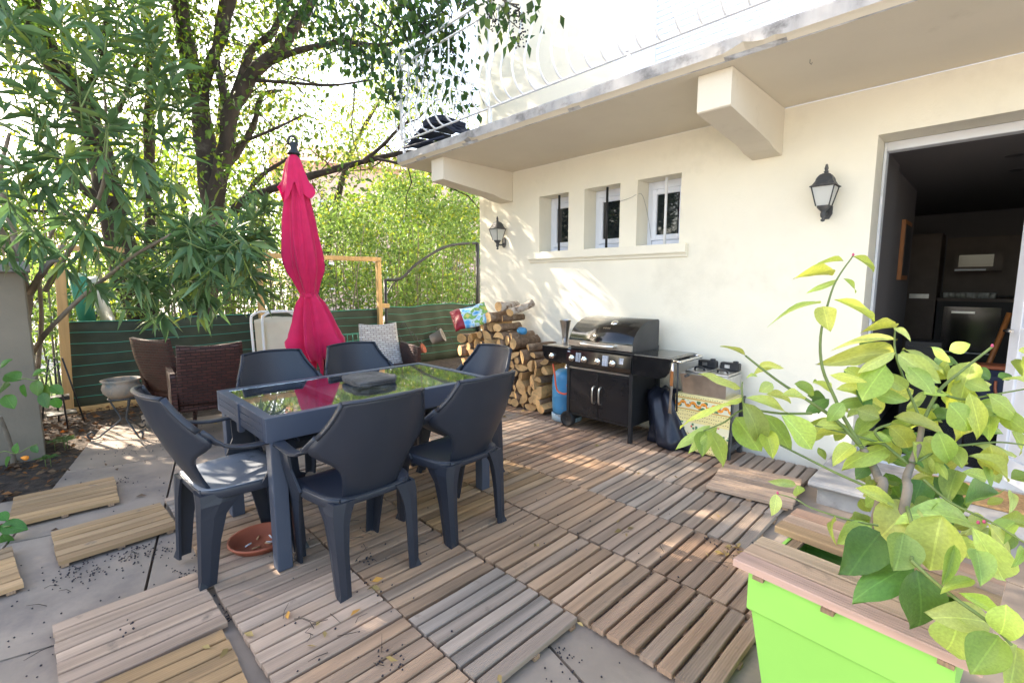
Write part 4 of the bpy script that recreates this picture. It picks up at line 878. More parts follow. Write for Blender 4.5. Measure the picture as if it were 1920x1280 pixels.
m = MB(); a_ = P(150, 465, X=FX+.10); b_ = P(196, 468, X=FX+.10); m.box((a_+b_)/2, (.05, .55, .06), None, .004); setp(m.build('timber_rail', 'timber'), 'short horizontal timber rail fixed high beside the leaning post on the left', 'rail')
ar = empty('metal_arch', (FX+.05, 4.12, -.1), 0, 'black metal arch with a sloping curved top rail beside the house corner', 'garden arch')
def ab(pts, r_, nm_='tube'): m = MB(); m.tube([Vector(p) for p in pts], r_, 8); m.build(nm_, 'black_metal', ar)
A0 = lambda x, y: P(x, y, X=FX+.05)-Vector((FX+.05, 4.12, -.1))
q0 = A0(722, 525); ab([(0, q0.y, 0), (0, q0.y, q0.z)], .027, 'post'); q1 = A0(895, 455); ab([(0, q1.y, 0), (0, q1.y, q1.z)], .038, 'post')
ab(smoothpath([A0(722, 525), A0(752, 522), A0(775, 500), A0(800, 482), A0(830, 465), A0(858, 458), A0(895, 456)], 3), .024, 'top_rail')
ab(smoothpath([A0(722, 560), A0(735, 535), A0(752, 522)], 3), .01, 'brace')
# things hung on the lighter fence
def hang(px, py, label, kind):
    q = P(px, py, X=FX+.16); t = empty('hanging_pot', q, 0, label, 'hanging pot')
    m = MB(); m.tube(smoothpath([(-.08, -.02, .14), (-.06, -.01, .17), (-.02, 0, .15), (0, 0, .02), (.03, .04, -.1)]), .006, 6); m.build('wire_hook', 'aged_metal', t)
    Mr = Matrix.Rotation(rad(-60 if kind == 'grey' else -35), 3, 'X') @ Matrix.Rotation(rad(40), 3, 'Y')
    m = MB()
    if kind == 'grey': m.lathe([(.085, -.12), (.115, .09), (.125, .09), (.125, .12), (.110, .12), (.108, .09), (.08, -.10), (0, -.10)], (0, 0, 0), 24, Mr)
    else: m.lathe([(0, -.05), (.07, -.05), (.12, .03), (.11, .035), (.06, -.035), (0, -.035)], (0, 0, 0), 24, Mr, sy=.6)
    m.build('pot', 'grey_pot' if kind == 'grey' else 'terracotta', t)
    if kind == 'grey': m = MB(); m.lathe([(0, .06), (.104, .06), (.104, .062), (0, .065)], (0, 0, 0), 20, Mr); m.build('soil', 'pot_soil', t)
    return t
hang(820, 632, 'tilted grey flower pot hanging from a wire hook on the lighter green fence', 'grey')
hang(792, 654, 'shallow terracotta bowl hanging in a wire holder on the lighter green fence', 'bowl')
for k, (px, py) in enumerate(((742, 628), (762, 622), (778, 640), (842, 640))):
    q = P(px, py, X=FX+.10); m = MB(); m.tube(smoothpath([q+Vector((0, -.10, .10)), q+Vector((0, -.06, .17)), q+Vector((0, 0, .12)), q+Vector((.05, .05, -.02)), q+Vector((.02, .14, -.16)), q+Vector((0, .22, -.18))]), .0055, 5)
    setp(m.build('wire_hanger', 'aged_metal'), ['empty bent wire pot hanger furthest left on the lighter fence', 'second empty wire hanger from the left on the lighter fence', 'third empty wire hanger, just above the terracotta bowl', 'bent wire hanger right of the tilted grey pot'][k], 'wire hanger', 'wire hangers on the fence')
wb = empty('wire_basket', P(662, 645, X=-6.4), 0, 'small green wire basket standing behind the woven chair', 'basket')
m = MB()
for i in range(5): m.tube([(0, -.16+.08*i, -.14), (0, -.16+.08*i, .14)], .006, 5)
for z in (-.1, 0, .14): m.tube([(0, -.17, z), (0, .17, z)], .006, 5)
setp(m.build('wire_grid', 'net_green', wb), kind='stuff')
# ------------------------------------------------------------------ woven armchairs
def rattan_chair(loc, a, label):
    t = empty('woven_armchair', loc, rad(a), label, 'woven armchair', 'dark brown woven armchairs near the fence')
    m = MB(); sheet(m, lambda u, v: (-.25+.5*u+(u-.5)*-.03*v, -.22-.16*v-.03*math.sin(v*3.1), .38+.52*v+.018*(1-abs(2*u-1)**2)*0-.02*math.cos((u-.5)*3.1)), 12, 12, .035); m.build('backrest', 'rattan', t, uvbox=True)
    m = MB(); m.bb(-.25, .25, -.22, .26, .30, .40, .02); m.build('seat', 'rattan', t, uvbox=True)
    for s_ in (-1, 1):
        m = MB(); m.prism([(-.25, .20), (.24, .20), (.255, .62), (.25, .645), (-.30, .66), (-.31, .62)], 0, s_*.25 if s_ > 0 else -.29, s_*.25+.04 if s_ > 0 else -.25); m.build('arm_panel', 'rattan', t, uvbox=True)
        for y in (-.22, .22): m = MB(); m.tube([(s_*.27, y, 0), (s_*.27, y, .22)], .018, 6); m.build('leg', 'rattan', t, uvbox=True)
    return t
rattan_chair((-4.98, 1.02, -.04), 84, 'dark brown woven armchair seen from behind, beside the left end of the table')
rattan_chair((-5.62, 1.02, -.04), 28, 'dark brown woven armchair further back under the oleander, seen side on')
rc = rattan_chair((-5.05, 2.92, -.04), -100, 'dark brown woven armchair with glare painted on its backrest right of the parasol')
m = MATS['rattan'].copy(); MATS['rattan_glare'] = m  # pale weave colours: glare painted onto this one backrest
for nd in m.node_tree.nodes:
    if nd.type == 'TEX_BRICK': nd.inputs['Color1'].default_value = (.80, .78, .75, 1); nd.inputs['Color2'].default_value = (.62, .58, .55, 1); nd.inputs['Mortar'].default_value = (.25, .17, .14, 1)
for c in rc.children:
    if c.name.startswith('backrest'): c.data.materials[0] = m; c['label'] = 'pale glaring woven backrest'  # glare painted onto the backrest in pale colours
# ------------------------------------------------------------------ folding beige chairs
for k, (x, y, l) in enumerate(((-5.35, 1.86, 'beige plastic folding chair leaning behind the pink parasol, front one'), (-5.50, 1.80, 'beige plastic folding chair behind another one, its white frame showing on the left'))):
    t = empty('folding_chair', (x, y, -.04), rad(-104+k*4), l, 'folding chair', 'beige folding chairs behind the parasol')
    for s_ in (-1, 1):
        m = MB(); m.tube(smoothpath([(s_*.22, .12, 0), (s_*.22, .0, .5), (s_*.22, -.10, .98), (s_*.19, -.12, 1.06), (s_*.12, -.125, 1.09)]), .013, 8); m.build('side_tube', 'white_paint', t)
        m = MB(); m.tube([(s_*.19, -.16, .0), (s_*.19, -.02, .55)], .012, 8); m.build('leg', 'white_paint', t)
    m = MB(); m.tube([(-.12, -.125, 1.09), (.12, -.125, 1.09)], .013, 8); m.build('top_tube', 'white_paint', t)
    m = MB(); sheet(m, lambda u, v: (-.19+.38*u, -.02-.09*v+.01*math.sin(u*3.1), .52+.48*v+.035*math.sin(u*math.pi)*v), 12, 8, .014); m.build('backrest', 'beige_plastic', t)
    m = MB(); sheet(m, lambda u, v: (-.19+.38*u, .02+.04*v, .06+.42*v), 8, 6, .02); m.build('seat', 'beige_plastic', t)
# ------------------------------------------------------------------ pots on iron stands
ps = empty('pot_stand', (-5.55, .46, -.04), 0, 'scrolled black iron plant stand on the stone behind the left chair', 'plant stand')
q = P(232, 738, X=-5.62); hz = q.z+.04-.02
for k in range(3):
    a = rad(20+120*k); c_, s_ = math.cos(a), math.sin(a); m = MB()
    pr_ = [(.10, hz), (.07, hz-.08), (.03, hz*.5), (.05, .14), (.14, .07), (.20, .02), (.25, .02), (.27, .055), (.24, .08), (.215, .06)]
    m.tube(smoothpath([(r_*c_, r_*s_, z) for r_, z in pr_], 3), .008, 6); m.build('leg', 'aged_metal', ps)
m = MB(); m.tube([(.105*math.cos(a), .105*math.sin(a), hz) for a in np.linspace(0, 6.283, 20)], .007, 6); m.build('ring', 'aged_metal', ps)
pt = empty('bowl_pot', (-5.55, .46, hz-.035), 0, 'weathered round clay bowl pot sitting on the scrolled iron stand', 'pot')
m = MB(); m.lathe([(0, 0), (.09, 0), (.135, .05), (.145, .09), (.135, .125), (.128, .135), (.142, .15), (.148, .165), (.138, .17), (.125, .15), (.12, .12), (0, .11)], n=32); m.build('bowl', 'old_pot', pt)
m = MB(); m.lathe([(0, .125), (.121, .12)], n=24); m.build('soil', 'pot_soil', pt)
q = P(304, 775, Z=.06); t = empty('round_planter', (q.x, q.y, -.06), 0, 'low round planter with a pale rim on the earth left of the woven chairs', 'planter')
m = MB(); m.lathe([(0, 0), (.15, 0), (.165, .10), (.17, .12), (.155, .12), (.15, .09), (0, .085)], n=28); m.build('bowl', 'grey_pot', t); m = MB(); m.lathe([(0, .10), (.152, .10)], n=20); m.build('soil', 'pot_soil', t)
q = P(118, 790, X=-6.55); bs = empty('wire_plant_stand', (q.x, q.y, -.10), 0, 'tall black wire plant stand in front of the leaning post', 'plant stand')
for k in range(4):
    a = rad(10+90*k); m = MB(); m.tube([(.05*math.cos(a), .05*math.sin(a), .72), (.17*math.cos(a), .17*math.sin(a), 0)], .008, 5); m.build('leg', 'black_metal', bs)
m = MB(); m.bb(-.07, .07, -.07, .07, .30, .34); m.bb(-.11, .11, -.11, .11, .16, .17); m.build('shelf', 'black_metal', bs)
# ------------------------------------------------------------------ gate pillar on the left, stake, rolled netting
q0, q1 = P(95, 868, X=-5.55), P(0, 868, X=-5.55)
pi_ = empty('gate_pillar', (-5.75, -.36, -.15), 0, 'beige rendered gate pillar with a flat cap behind the oleander trunk', 'pillar')
m = MB(); m.bb(-.25, .25, -.28, .28, 0, 1.60, .006); m.build('shaft', 'gate_render', pi_); m = MB(); m.bb(-.30, .30, -.32, .32, 1.60, 1.68, .01); m.build('cap', 'slab_edge', pi_)
m = MB(); m.bb(-.27, .3, -2.6, -.281, 0, .95, .006); setp(m.build('low_wall', 'gate_render'), 'low rendered wall running out of the photo left of the pillar', 'wall').location = (-5.75, -.36, -.15)
m = MB(); m.tube([P(14, 960, D=4.0), P(16, 500, D=4.0)], .012, 6); setp(m.build('metal_stake', 'black_metal'), 'thin dark metal stake standing upright at the left edge by the shrub', 'stake')
m = MB(); m.tube([P(165, 605, X=-7.9), P(145, 515, X=-7.7)], .085, 14); setp(m.build('netting_roll', 'net_green'), 'rolled green netting leaning beyond the fence on the left', 'netting roll')
m = MB(); m.tube([P(205, 605, X=-8.0), P(170, 520, X=-7.9)], .07, 14); setp(m.build('plastic_roll', 'shade_glass'), 'pale translucent plastic roll leaning beside the green netting roll', 'plastic roll')
m = MB(); a_ = P(131, 600, X=-8.6); m.tube([(a_.x, a_.y, -.2), (a_.x, a_.y, 1.75)], .03, 8); setp(m.build('fence_post', 'net_green'), 'green metal wire-fence post beyond the screen on the left', 'post')
wf = empty('wire_fence', (-8.6, -3, -.2), 0, 'thin wire mesh fence by the street beyond the green screen', 'fence'); m = MB()
for k in range(30): m.tube([(0, .12*k, 0), (0, .12*k, 1.6)], .003, 3, cap=False)
for k in range(12): m.tube([(0, 0, .13*k), (0, 3.6, .13*k)], .003, 3, cap=False)
setp(m.build('wire_grid', 'net_green', wf), kind='stuff')
# parked car and pink house beyond
cr_ = empty('parked_car', (-24, .1, -.28), rad(96), 'white car parked in the street, glimpsed left beyond the fence', 'car')
m = MB(); m.prism([(-2.1, .35), (-2.15, .75), (-1.9, .88), (-1.2, .95), (-.75, 1.38), (.7, 1.42), (1.35, .98), (2.0, .85), (2.1, .45), (2.05, .28), (-2.0, .28)], 1, -.85, .85, smooth=False); m.build('body', 'car_white', cr_)
m = MB(); m.prism([(-1.1, .96), (-.72, 1.32), (.62, 1.35), (1.15, .98)], 1, -.858, .858); m.build('window', 'pane', cr_)
for x in (-1.3, 1.3):
    for y in (-.8, .8): m = MB(); m.lathe([(0, -.1), (.32, -.1), (.32, .1), (0, .1)], (x, y, .32), 18, Matrix.Rotation(rad(90), 3, 'X')); m.build('wheel', 'tyre', cr_)
nb = empty('neighbour_house', (-30, 17, -.2), rad(-20), 'pink rendered house with a red tiled roof far behind the trees', 'house')
m = MB(); m.bb(-5, 5, -6, 6, 0, 8); m.build('wall', 'pink_wall', nb)
m = MB(); m.prism([(-5.6, 8), (0, 10.2), (5.6, 8)], 1, -6.5, 6.5); m.build('roof', 'roof', nb)
for y in (-3.6, 0, 3.6):
    for z in (1.2, 4.6): m = MB(); m.bb(5.0, 5.06, y-.6, y+.6, z, z+1.5); w_ = m.build('window', 'white_paint', nb); m = MB(); m.bb(5.06, 5.08, y-.5, y+.5, z+.1, z+1.4); m.build('pane', 'pane', w_)
# ------------------------------------------------------------------ inside the doorway
def idb(nm_, mt_, x0, x1, y0, y1, z0, z1, label=None, cat=None, bev=.004):
    m = MB(); m.bb(x0, x1, y0, y1, z0, z1, bev); o = m.build(nm_, mt_)
    if label: setp(o, label, cat)
    return o
def ipart(par, nm_, mt_, *b): m = MB(); m.bb(*b); return m.build(nm_, mt_, par)
kc = empty('tall_cabinet', (-.72, 8.75, .06), 0, 'tall brown cabinet at the back of the dark room', 'cabinet')
ipart(kc, 'carcass', 'in_brown', -.17, .15, -.3, .3, 0, 1.93); ipart(kc, 'upper_door', 'in_brown', -.16, .14, -.325, -.301, 1.16, 1.90); ipart(kc, 'lower_door', 'in_brown', -.16, .14, -.325, -.301, .05, 1.06); ipart(kc, 'handle', 'steel', -.12, .08, -.35, -.326, 1.08, 1.14)
ku = empty('kitchen_unit', (.2, 8.75, .06), 0, 'dark kitchen counter with an oven front at the back of the room', 'kitchen unit')
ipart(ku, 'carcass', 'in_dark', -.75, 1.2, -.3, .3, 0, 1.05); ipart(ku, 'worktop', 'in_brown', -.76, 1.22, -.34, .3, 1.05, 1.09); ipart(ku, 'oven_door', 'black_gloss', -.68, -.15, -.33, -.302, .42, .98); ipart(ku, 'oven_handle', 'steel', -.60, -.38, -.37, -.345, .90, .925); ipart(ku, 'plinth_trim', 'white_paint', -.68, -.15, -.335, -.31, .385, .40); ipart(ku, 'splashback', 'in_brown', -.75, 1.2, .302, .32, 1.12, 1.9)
for k in range(9): m = MB(); m.lathe([(0, 0), (.03, 0), (.035, .07), (0, .07)], (.2-.68+k*.055, 8.62, 1.15+(.0)), 10); setp(m.build('kitchen_glass', 'shade_glass'), 'drinking glass in the row standing on the dark kitchen counter', 'glass', 'glasses on the kitchen counter')
mw = empty('microwave', (-.21, 8.72, 1.50), 0, 'grey microwave oven mounted above the counter at the back of the room', 'microwave')
ipart(mw, 'case', 'in_brown', -.22, .22, -.2, .2, 0, .22); ipart(mw, 'door', 'black_gloss', -.18, .14, -.212, -.201, .05, .20); ipart(mw, 'trim', 'white_paint', -.21, .08, -.22, -.202, .0, .022)
pf = empty('picture_frame', (-.678, 5.95, 1.38), 0, 'orange wooden picture frame on the left wall of the room', 'picture frame')
ipart(pf, 'frame', 'orange_wood', 0, .03, -.22, .22, 0, .55); ipart(pf, 'picture', 'in_dark', .03, .034, -.18, .18, .04, .51)
sp_ = empty('floor_speaker', (-.42, 5.6, .06), 0, 'slim dark floor speaker standing by the left wall inside', 'speaker'); ipart(sp_, 'cabinet', 'in_dark', -.12, .12, -.14, .14, 0, .78); ipart(sp_, 'grille', 'black_metal', -.10, .10, -.155, -.141, .05, .74)
bgq = P(1850, 690, Y=5.0); bgr = empty('travel_bag', (bgq.x+.15, 5.0, .45), rad(15), 'dark blue travel bag with brown leather handles inside the doorway', 'bag')
m = MB(); m.box((0, 0, .14), (.50, .22, .28), None, .05); m.build('body', 'navy', bgr); m = MB(); m.box((0, 0, .29), (.46, .18, .03), None, .01); m.build('top_panel', 'leather', bgr)
m = MB(); m.tube(smoothpath([(-.13, -.115, .20), (-.12, -.14, .10), (0, -.15, .02), (.12, -.14, .10), (.13, -.115, .20)]), .009, 8); m.build('handle', 'leather', bgr)
bn = empty('bench_stool', (bgq.x+.15, 5.0, .06), 0, 'low dark stool under the travel bag inside the doorway', 'stool'); ipart(bn, 'seat', 'in_dark', -.3, .3, -.2, .2, .35, .385)
for sx in (-1, 1):
    for sy in (-1, 1): ipart(bn, 'leg', 'in_dark', sx*.26-.02, sx*.26+.02, sy*.16-.02, sy*.16+.02, 0, .35)
ea = empty('wooden_tripod', (bgq.x+.12, 5.6, .06), 0, 'orange wooden tripod legs behind the travel bag in the dark room', 'tripod')
for k in range(3): a = rad(200+k*120); m = MB(); m.tube([(.03*math.cos(a), .03*math.sin(a), 1.05), (.25*math.cos(a), .25*math.sin(a), 0)], .02, 6); m.build('leg', 'orange_wood', ea)
cu = empty('hanging_coat', (bgq.x+.5, 5.3, .0), 0, 'dark coat hanging in shadow beside the open glazed door', 'coat')
m = MB(); sheet(m, lambda u, v: (-.35*(1-v*.75)+.5*u*(1-.4*v), .03*math.sin(u*14)*(1-v), .7+1.05*v), 20, 12, .03); m.build('cloth', 'navy', cu)
m = MB(); m.tube([(-.1, -.04, 1.55), (-.28, -.04, .9)], .010, 6); m.build('cord', 'steel', cu)
# ------------------------------------------------------------------ foliage helpers
SPOTS = [((-2.62, .64, .43), .22), ((-2.02, 1.04, 0), .07), ((-2.22, 1.15, 0), .06), ((-1.86, 1.12, 0), .05), ((-5.05, 2.95, .75), .30), ((-4.2, .44, -.03), .05), ((-3.95, .53, -.03), .04)]  # sun rays kept free of leaves, to shape chosen light patches
def leaf_cloud(name, pos, size, mt, cols, parent=None, droop=.3, aspect=.5, dirs=None, fold=.25, kind='stuff'):
    pos = np.asarray(pos, float)
    if dirs is None and len(pos) > 3000:
        o_ = np.array(parent.location) if parent else np.zeros(3); keep = np.ones(len(pos), bool); sd = np.array(sdir)
        for q_, rad_ in SPOTS:
            v_ = pos+o_-np.array(q_); t_ = v_@sd; dd = np.linalg.norm(v_-t_[:, None]*sd, axis=1); keep &= ~((dd < rad_) & (t_ > 0))
        pos = pos[keep]; cols = cols[keep]
    n = len(pos)
    if dirs is None:
        d = NR.normal(size=(n, 3)); d[:, 2] -= droop*1.5
    else: d = np.asarray(dirs, float)
    d /= np.linalg.norm(d, axis=1, keepdims=True)+1e-9
    up = NR.normal(size=(n, 3))*.6+np.array([0, 0, 1.]); s_ = np.cross(d, up); s_ /= np.linalg.norm(s_, axis=1, keepdims=True)+1e-9
    u = np.cross(s_, d)
    Ls = (size*NR.uniform(.65, 1.25, n))[:, None] if np.isscalar(size) else np.asarray(size)[:, None]
    Wd = Ls*aspect*.5
    mid = pos+d*Ls*.45
    V = np.stack([pos, mid+s_*Wd+u*Wd*fold, pos+d*Ls+(-.12*Ls)*np.array([0, 0, 1.]), mid-s_*Wd+u*Wd*fold], 1).reshape(-1, 3)
    i = np.arange(n)*4; Fa = np.stack([i, i+1, i+2, i, i+2, i+3], 1).reshape(-1)
    me = bpy.data.meshes.new(name); me.vertices.add(4*n); me.vertices.foreach_set('co', V.ravel()); me.loops.add(6*n); me.loops.foreach_set('vertex_index', Fa)
    me.polygons.add(2*n); me.polygons.foreach_set('loop_start', np.arange(2*n)*3)
    me.update(calc_edges=True)
    at = me.color_attributes.new('tint', 'FLOAT_COLOR', 'POINT'); c = np.ones((n, 4)); c[:, :3] = cols; at.data.foreach_set('color', np.repeat(c, 4, 0).ravel())
    me.materials.append(MATS[mt]); o = bpy.data.objects.new(name, me); C.objects.link(o)
    if parent: o.parent = parent
    if kind: o['kind'] = kind
    return o
def tints(n, base, var=.25, yellow=.1):
    v = NR.uniform(1-var, 1+var, (n, 1)); c = np.array([base])*v; k = NR.uniform(0, 1, n) < yellow; c[k] = c[k]*np.array([1.9, 1.35, .8]); return c
# ------------------------------------------------------------------ big tree
BT = empty('broadleaf_tree', (-6.6, .9, -.1), 0, 'large many-stemmed broadleaf tree with dark bark rising behind the oleander', 'tree')
BTO = Vector((-6.6, .9, -.1))
TW = []
def limb(pxs, D, r0, r1, name='limb', nseg=8, mt='bark'):
    pts = [P(x, y, D=(D[0]+(D[1]-D[0])*i/(len(pxs)-1)) if isinstance(D, tuple) else D)-BTO for i, (x, y) in enumerate(pxs)]
    sp = smoothpath(pts, 4); n = len(sp); R_ = [(r0+(r1-r0)*i/(n-1))*(1+.09*math.sin(i*1.9)+.06*math.sin(i*.7+r0*90)) for i in range(n)]
    sp = [p+Vector((mnoise.noise(p*2.1), mnoise.noise(p*2.1+Vector((9, 0, 0))), 0))*min(.04, r0*.4) for p in sp]
    m = MB(); m.tube(sp, R_, nseg*2 if r0 > .06 else nseg); o = m.build(name, mt, BT, fix=False); TW.append(sp); return o
limb([(330, 790), (318, 720), (300, 670), (265, 590), (228, 490), (205, 385), (185, 280), (152, 190), (100, 110), (62, 30), (40, -60), (20, -160)], (6.9, 6.3), .20, .11, 'trunk')
limb([(372, 720), (378, 620), (392, 500), (398, 400), (385, 290), (374, 180), (352, 90), (335, 0), (325, -120)], (7.0, 6.6), .17, .09, 'trunk')
limb([(395, 440), (402, 380), (425, 280), (440, 200), (474, 140), (520, 90), (565, 30), (605, -50), (640, -140)], (6.9, 6.2), .125, .06)
limb([(372, 210), (395, 120), (420, 50), (440, -40), (455, -150)], (6.7, 6.3), .085, .05)
limb([(428, 215), (415, 150), (402, 95), (412, 30), (430, -70)], (6.8, 6.5), .06, .035)
limb([(440, 190), (462, 110), (480, 85), (512, 60), (545, -10), (560, -90)], (6.7, 6.4), .065, .03)
limb([(440, 395), (470, 368), (530, 348), (600, 325), (680, 303), (735, 290), (790, 285), (850, 300)], (6.9, 6.0), .065, .018)
limb([(455, 375), (485, 335), (520, 310), (545, 295)], (6.9, 6.8), .04, .02)
limb([(680, 303), (720, 270), (745, 245), (772, 222)], (6.3, 6.0), .03, .012); limb([(700, 297), (740, 305), (800, 320), (850, 340)], (6.3, 6.0), .022, .008)
limb([(400, 330), (440, 290), (475, 235), (490, 180), (530, 170)], (7.1, 7.6), .07, .02)
limb([(420, 280), (470, 260), (530, 235), (570, 215)], (6.8, 6.4), .03, .01)
limb([(498, 120), (560, 95), (640, 80), (720, 85), (800, 60)], (6.5, 5.6), .045, .015)
limb([(470, 150), (540, 155), (620, 160), (700, 150)], (6.6, 6.0), .03, .01)
limb([(265, 590), (280, 470), (282, 330), (278, 200), (285, 100), (275, 10), (262, -80)], (7.3, 7.1), .085, .05)
limb([(205, 385), (165, 360), (125, 330), (100, 290), (60, 300)], (6.5, 6.0), .07, .03)
limb([(150, 405), (110, 400), (60, 395), (0, 400)], (6.4, 6.1), .025, .015)
limb([(150, 190), (190, 110), (200, 30), (210, -60)], (6.4, 6.6), .05, .025); limb([(90, 100), (50, 60), (10, 20), (-40, -10)], (6.4, 6.2), .05, .03)
limb([(180, 270), (225, 200), (255, 120), (300, 60)], (6.4, 6.4), .04, .015)
twig = MB()
rr_ = random.Random(4); ends = []
for sp in TW[2:]:
    for i in range(4, len(sp), 3):
        p = sp[i]; d_ = Vector((rr_.gauss(0, 1), rr_.gauss(0, 1), rr_.gauss(.25, .7))).normalized(); Ln = rr_.uniform(.5, 1.3); pts = [p]
        for k in range(5): d_ = (d_+Vector((rr_.gauss(0, .35), rr_.gauss(0, .35), rr_.gauss(-.03, .3)))).normalized(); pts.append(pts[-1]+d_*Ln/5)
        twig.tube(pts, [.012, .010, .008, .006, .005, .003], 4, cap=False); ends += pts[2:]
setp(twig.build('twigs', 'bark', BT, fix=False), kind='stuff')
def noise_mask(p, sc, th): return mnoise.noise(Vector(p)*sc) > th
# crown: leaves in clumps around the twig ends and through the crown volume
pos = []
for e_ in ends:
    for k in range(9): pos.append((e_.x+rr_.gauss(0, .20), e_.y+rr_.gauss(0, .20), e_.z+rr_.gauss(-.05, .18)))
for k in range(50000):
    x, y = rr_.uniform(-9.3, -4.4), rr_.uniform(-1.6, 3.6); z = rr_.uniform(2.5, 7.2)
    r_ = ((x+6.9)/2.6)**2+((y-.9)/2.9)**2+((z-4.9)/2.5)**2
    if r_ > 1: continue
    if not noise_mask((x, y, z+50), 1.05, .16+.16*(y > 2.0)): continue
    if (x*-.712+y*.702) < 6.0 and z < 5.3: continue
    pos.append((x-BTO.x, y-BTO.y, z-BTO.z))
for k in range(60000):  # dense upper crown above the view, added to shade the balcony slab
    x, y = rr_.uniform(-9.0, -5.2), rr_.uniform(-2.6, 4.2); z = rr_.uniform(5.2, 8.6)
    if ((x+7)/2.2)**2+((y-.9)/3.4)**2+((z-6.9)/1.8)**2 > 1 or not noise_mask((x, y, z+50), .95, -.10): continue
    pos.append((x-BTO.x, y-BTO.y, z-BTO.z))
p2 = []
for k in range(60000):
    x, y, z = rr_.uniform(-12.5, -8.2), rr_.uniform(-2.5, 7.5), rr_.uniform(2.6, 7.5)
    if not noise_mask((x, y, z+31), .9, .02+.10*(y < 0)): continue
    if z < 3.4 and not noise_mask((x, y, z), 1.6, .1): continue
    p2.append((x+12, y-3, z+.2))
for k in range(9000):  # extra leaves added to reduce sun patches on the deck
    x, y, z = rr_.uniform(-9, -7), rr_.uniform(-1.2, 2.0), rr_.uniform(4.0, 6.2)
    if noise_mask((x, y, z+31), 1.3, -.15): pos.append((x-BTO.x, y-BTO.y, z-BTO.z))
BG = empty('tree_behind_hedge', (-12, 3, -.2), 0, 'airy pale green tree behind the hedge, seen between the dark stems', 'tree')
leaf_cloud('crown', p2, .085, 'leaf_tree', tints(len(p2), (.14, .20, .05), .35, .2), BG, aspect=.6)
m = MB()
for (a_, b_) in ((0, 0), (1.2, 2.4), (-.6, -2.0)): m.tube(smoothpath([(a_*.5, b_*.6, 0), (a_*.7, b_*.8, 2.4), (a_, b_, 4.5), (a_*1.3, b_*1.3+.3, 6.4)]), lerps([.12, .10, .06, .03], 4), 8)
m.build('trunk', 'bark', BG, fix=False)
n = len(pos); leaf_cloud('crown', pos, .085, 'leaf_tree', tints(n, (.065, .125, .024), .4, .2), BT, aspect=.55)
# hanging outer boughs with larger, darker leaves and bunches of dark berries (in front of the balcony)
HB = empty('hanging_boughs', (-4.3, 2.9, 3.6), 0, 'drooping leafy boughs with dark berry bunches hanging in front of the balcony', 'tree branch')
O2 = Vector((-4.3, 2.9, 3.6)); bpos = []; bp2 = []; tw2 = MB()
for (x0, y0, x1, y1, D) in ((560, -60, 600, 60, 5.0), (640, -60, 690, 110, 4.9), (700, -60, 760, 150, 4.8), (740, -80, 820, 120, 4.7), (790, -60, 862, 90, 4.6), (820, -40, 868, 165, 4.6), (700, 40, 740, 185, 4.9), (760, 60, 840, 190, 4.8), (600, -40, 640, 90, 5.1), (660, 60, 680, 130, 5.0), (860, -80, 880, 20, 4.4), (900, -60, 930, 30, 3.9), (925, -60, 975, 40, 3.7), (940, -40, 960, 60, 3.7), (520, -60, 560, 40, 5.2), (720, -20, 800, 60, 4.7), (770, 20, 850, 60, 4.6)):
    a_, b_ = P(x0, y0, D=D+.2), P(x1, y1, D=D); pts = [a_.lerp(b_, t)+Vector((rr_.gauss(0, .04), rr_.gauss(0, .04), rr_.gauss(0, .03)))-O2 for t in np.linspace(0, 1, 7)]; tw2.tube(pts, [.012, .010, .008, .007, .006, .004, .003], 5, cap=False)
    for p in pts[1:]:
        for k in range(13 if x0 < 880 else 5): bpos.append(tuple(p+Vector((rr_.gauss(0, .10), rr_.gauss(0, .10), rr_.gauss(-.03, .09)))))
    for p in (pts[3], pts[5], pts[6]):
        if rr_.random() < .65: 
            for k in range(26): q = p+Vector((rr_.gauss(0, .025), rr_.gauss(0, .025), -abs(rr_.gauss(.06, .05)))); bp2.append(q)
tw2.build('stems', 'bark', HB, fix=False)
leaf_cloud('foliage', bpos, .095, 'leaf_tree', tints(len(bpos), (.032, .078, .020), .45, .12), HB, droop=1.0, aspect=.62)
def beads(name, pts, r_, mt, parent=None):
    m = MB(); base = [(0, 0, 1), (1, 0, 0), (0, 1, 0), (-1, 0, 0), (0, -1, 0), (0, 0, -1)]; F = [(0, 1, 2), (0, 2, 3), (0, 3, 4), (0, 4, 1), (5, 2, 1), (5, 3, 2), (5, 4, 3), (5, 1, 4)]
    for p in pts: s_ = r_*random.uniform(.7, 1.2); m.add([(p[0]+a*s_, p[1]+b_*s_, p[2]+c*s_) for a, b_, c in base], F, True)
    return setp(m.build(name, mt, parent, fix=False), kind='stuff')
beads('berries', bp2, .009, 'berry', HB)
# unseen tree added just left of the view to shade the terrace
ST = empty('unseen_shade_tree', (-8.2, -2.6, -.2), 0, 'dense evergreen tree added out of view on the left to shade the terrace', 'tree')
m = MB(); m.tube(smoothpath([(0, 0, 0), (.1, 0, 1.5), (-.05, .1, 3), (.1, .2, 4.5)]), lerps([.2, .16, .12, .06], 4), 10); m.build('trunk', 'bark', ST)
pos = []
for k in range(90000):
    x, y, z = rr_.uniform(-10, -5.9), rr_.uniform(-5.2, -.35), rr_.uniform(1.5, 6.8)
    if ((x+8)/2.1)**2+((y+2.5)/2.5)**2+((z-4.1)/2.8)**2 > 1: continue
    if not noise_mask((x, y, z+9), 1.2, -.28): continue
    pos.append((x+8.2, y+2.6, z+.2))
leaf_cloud('crown', pos, .11, 'leaf_tree', tints(len(pos), (.04, .09, .02), .4, .1), ST, aspect=.6)
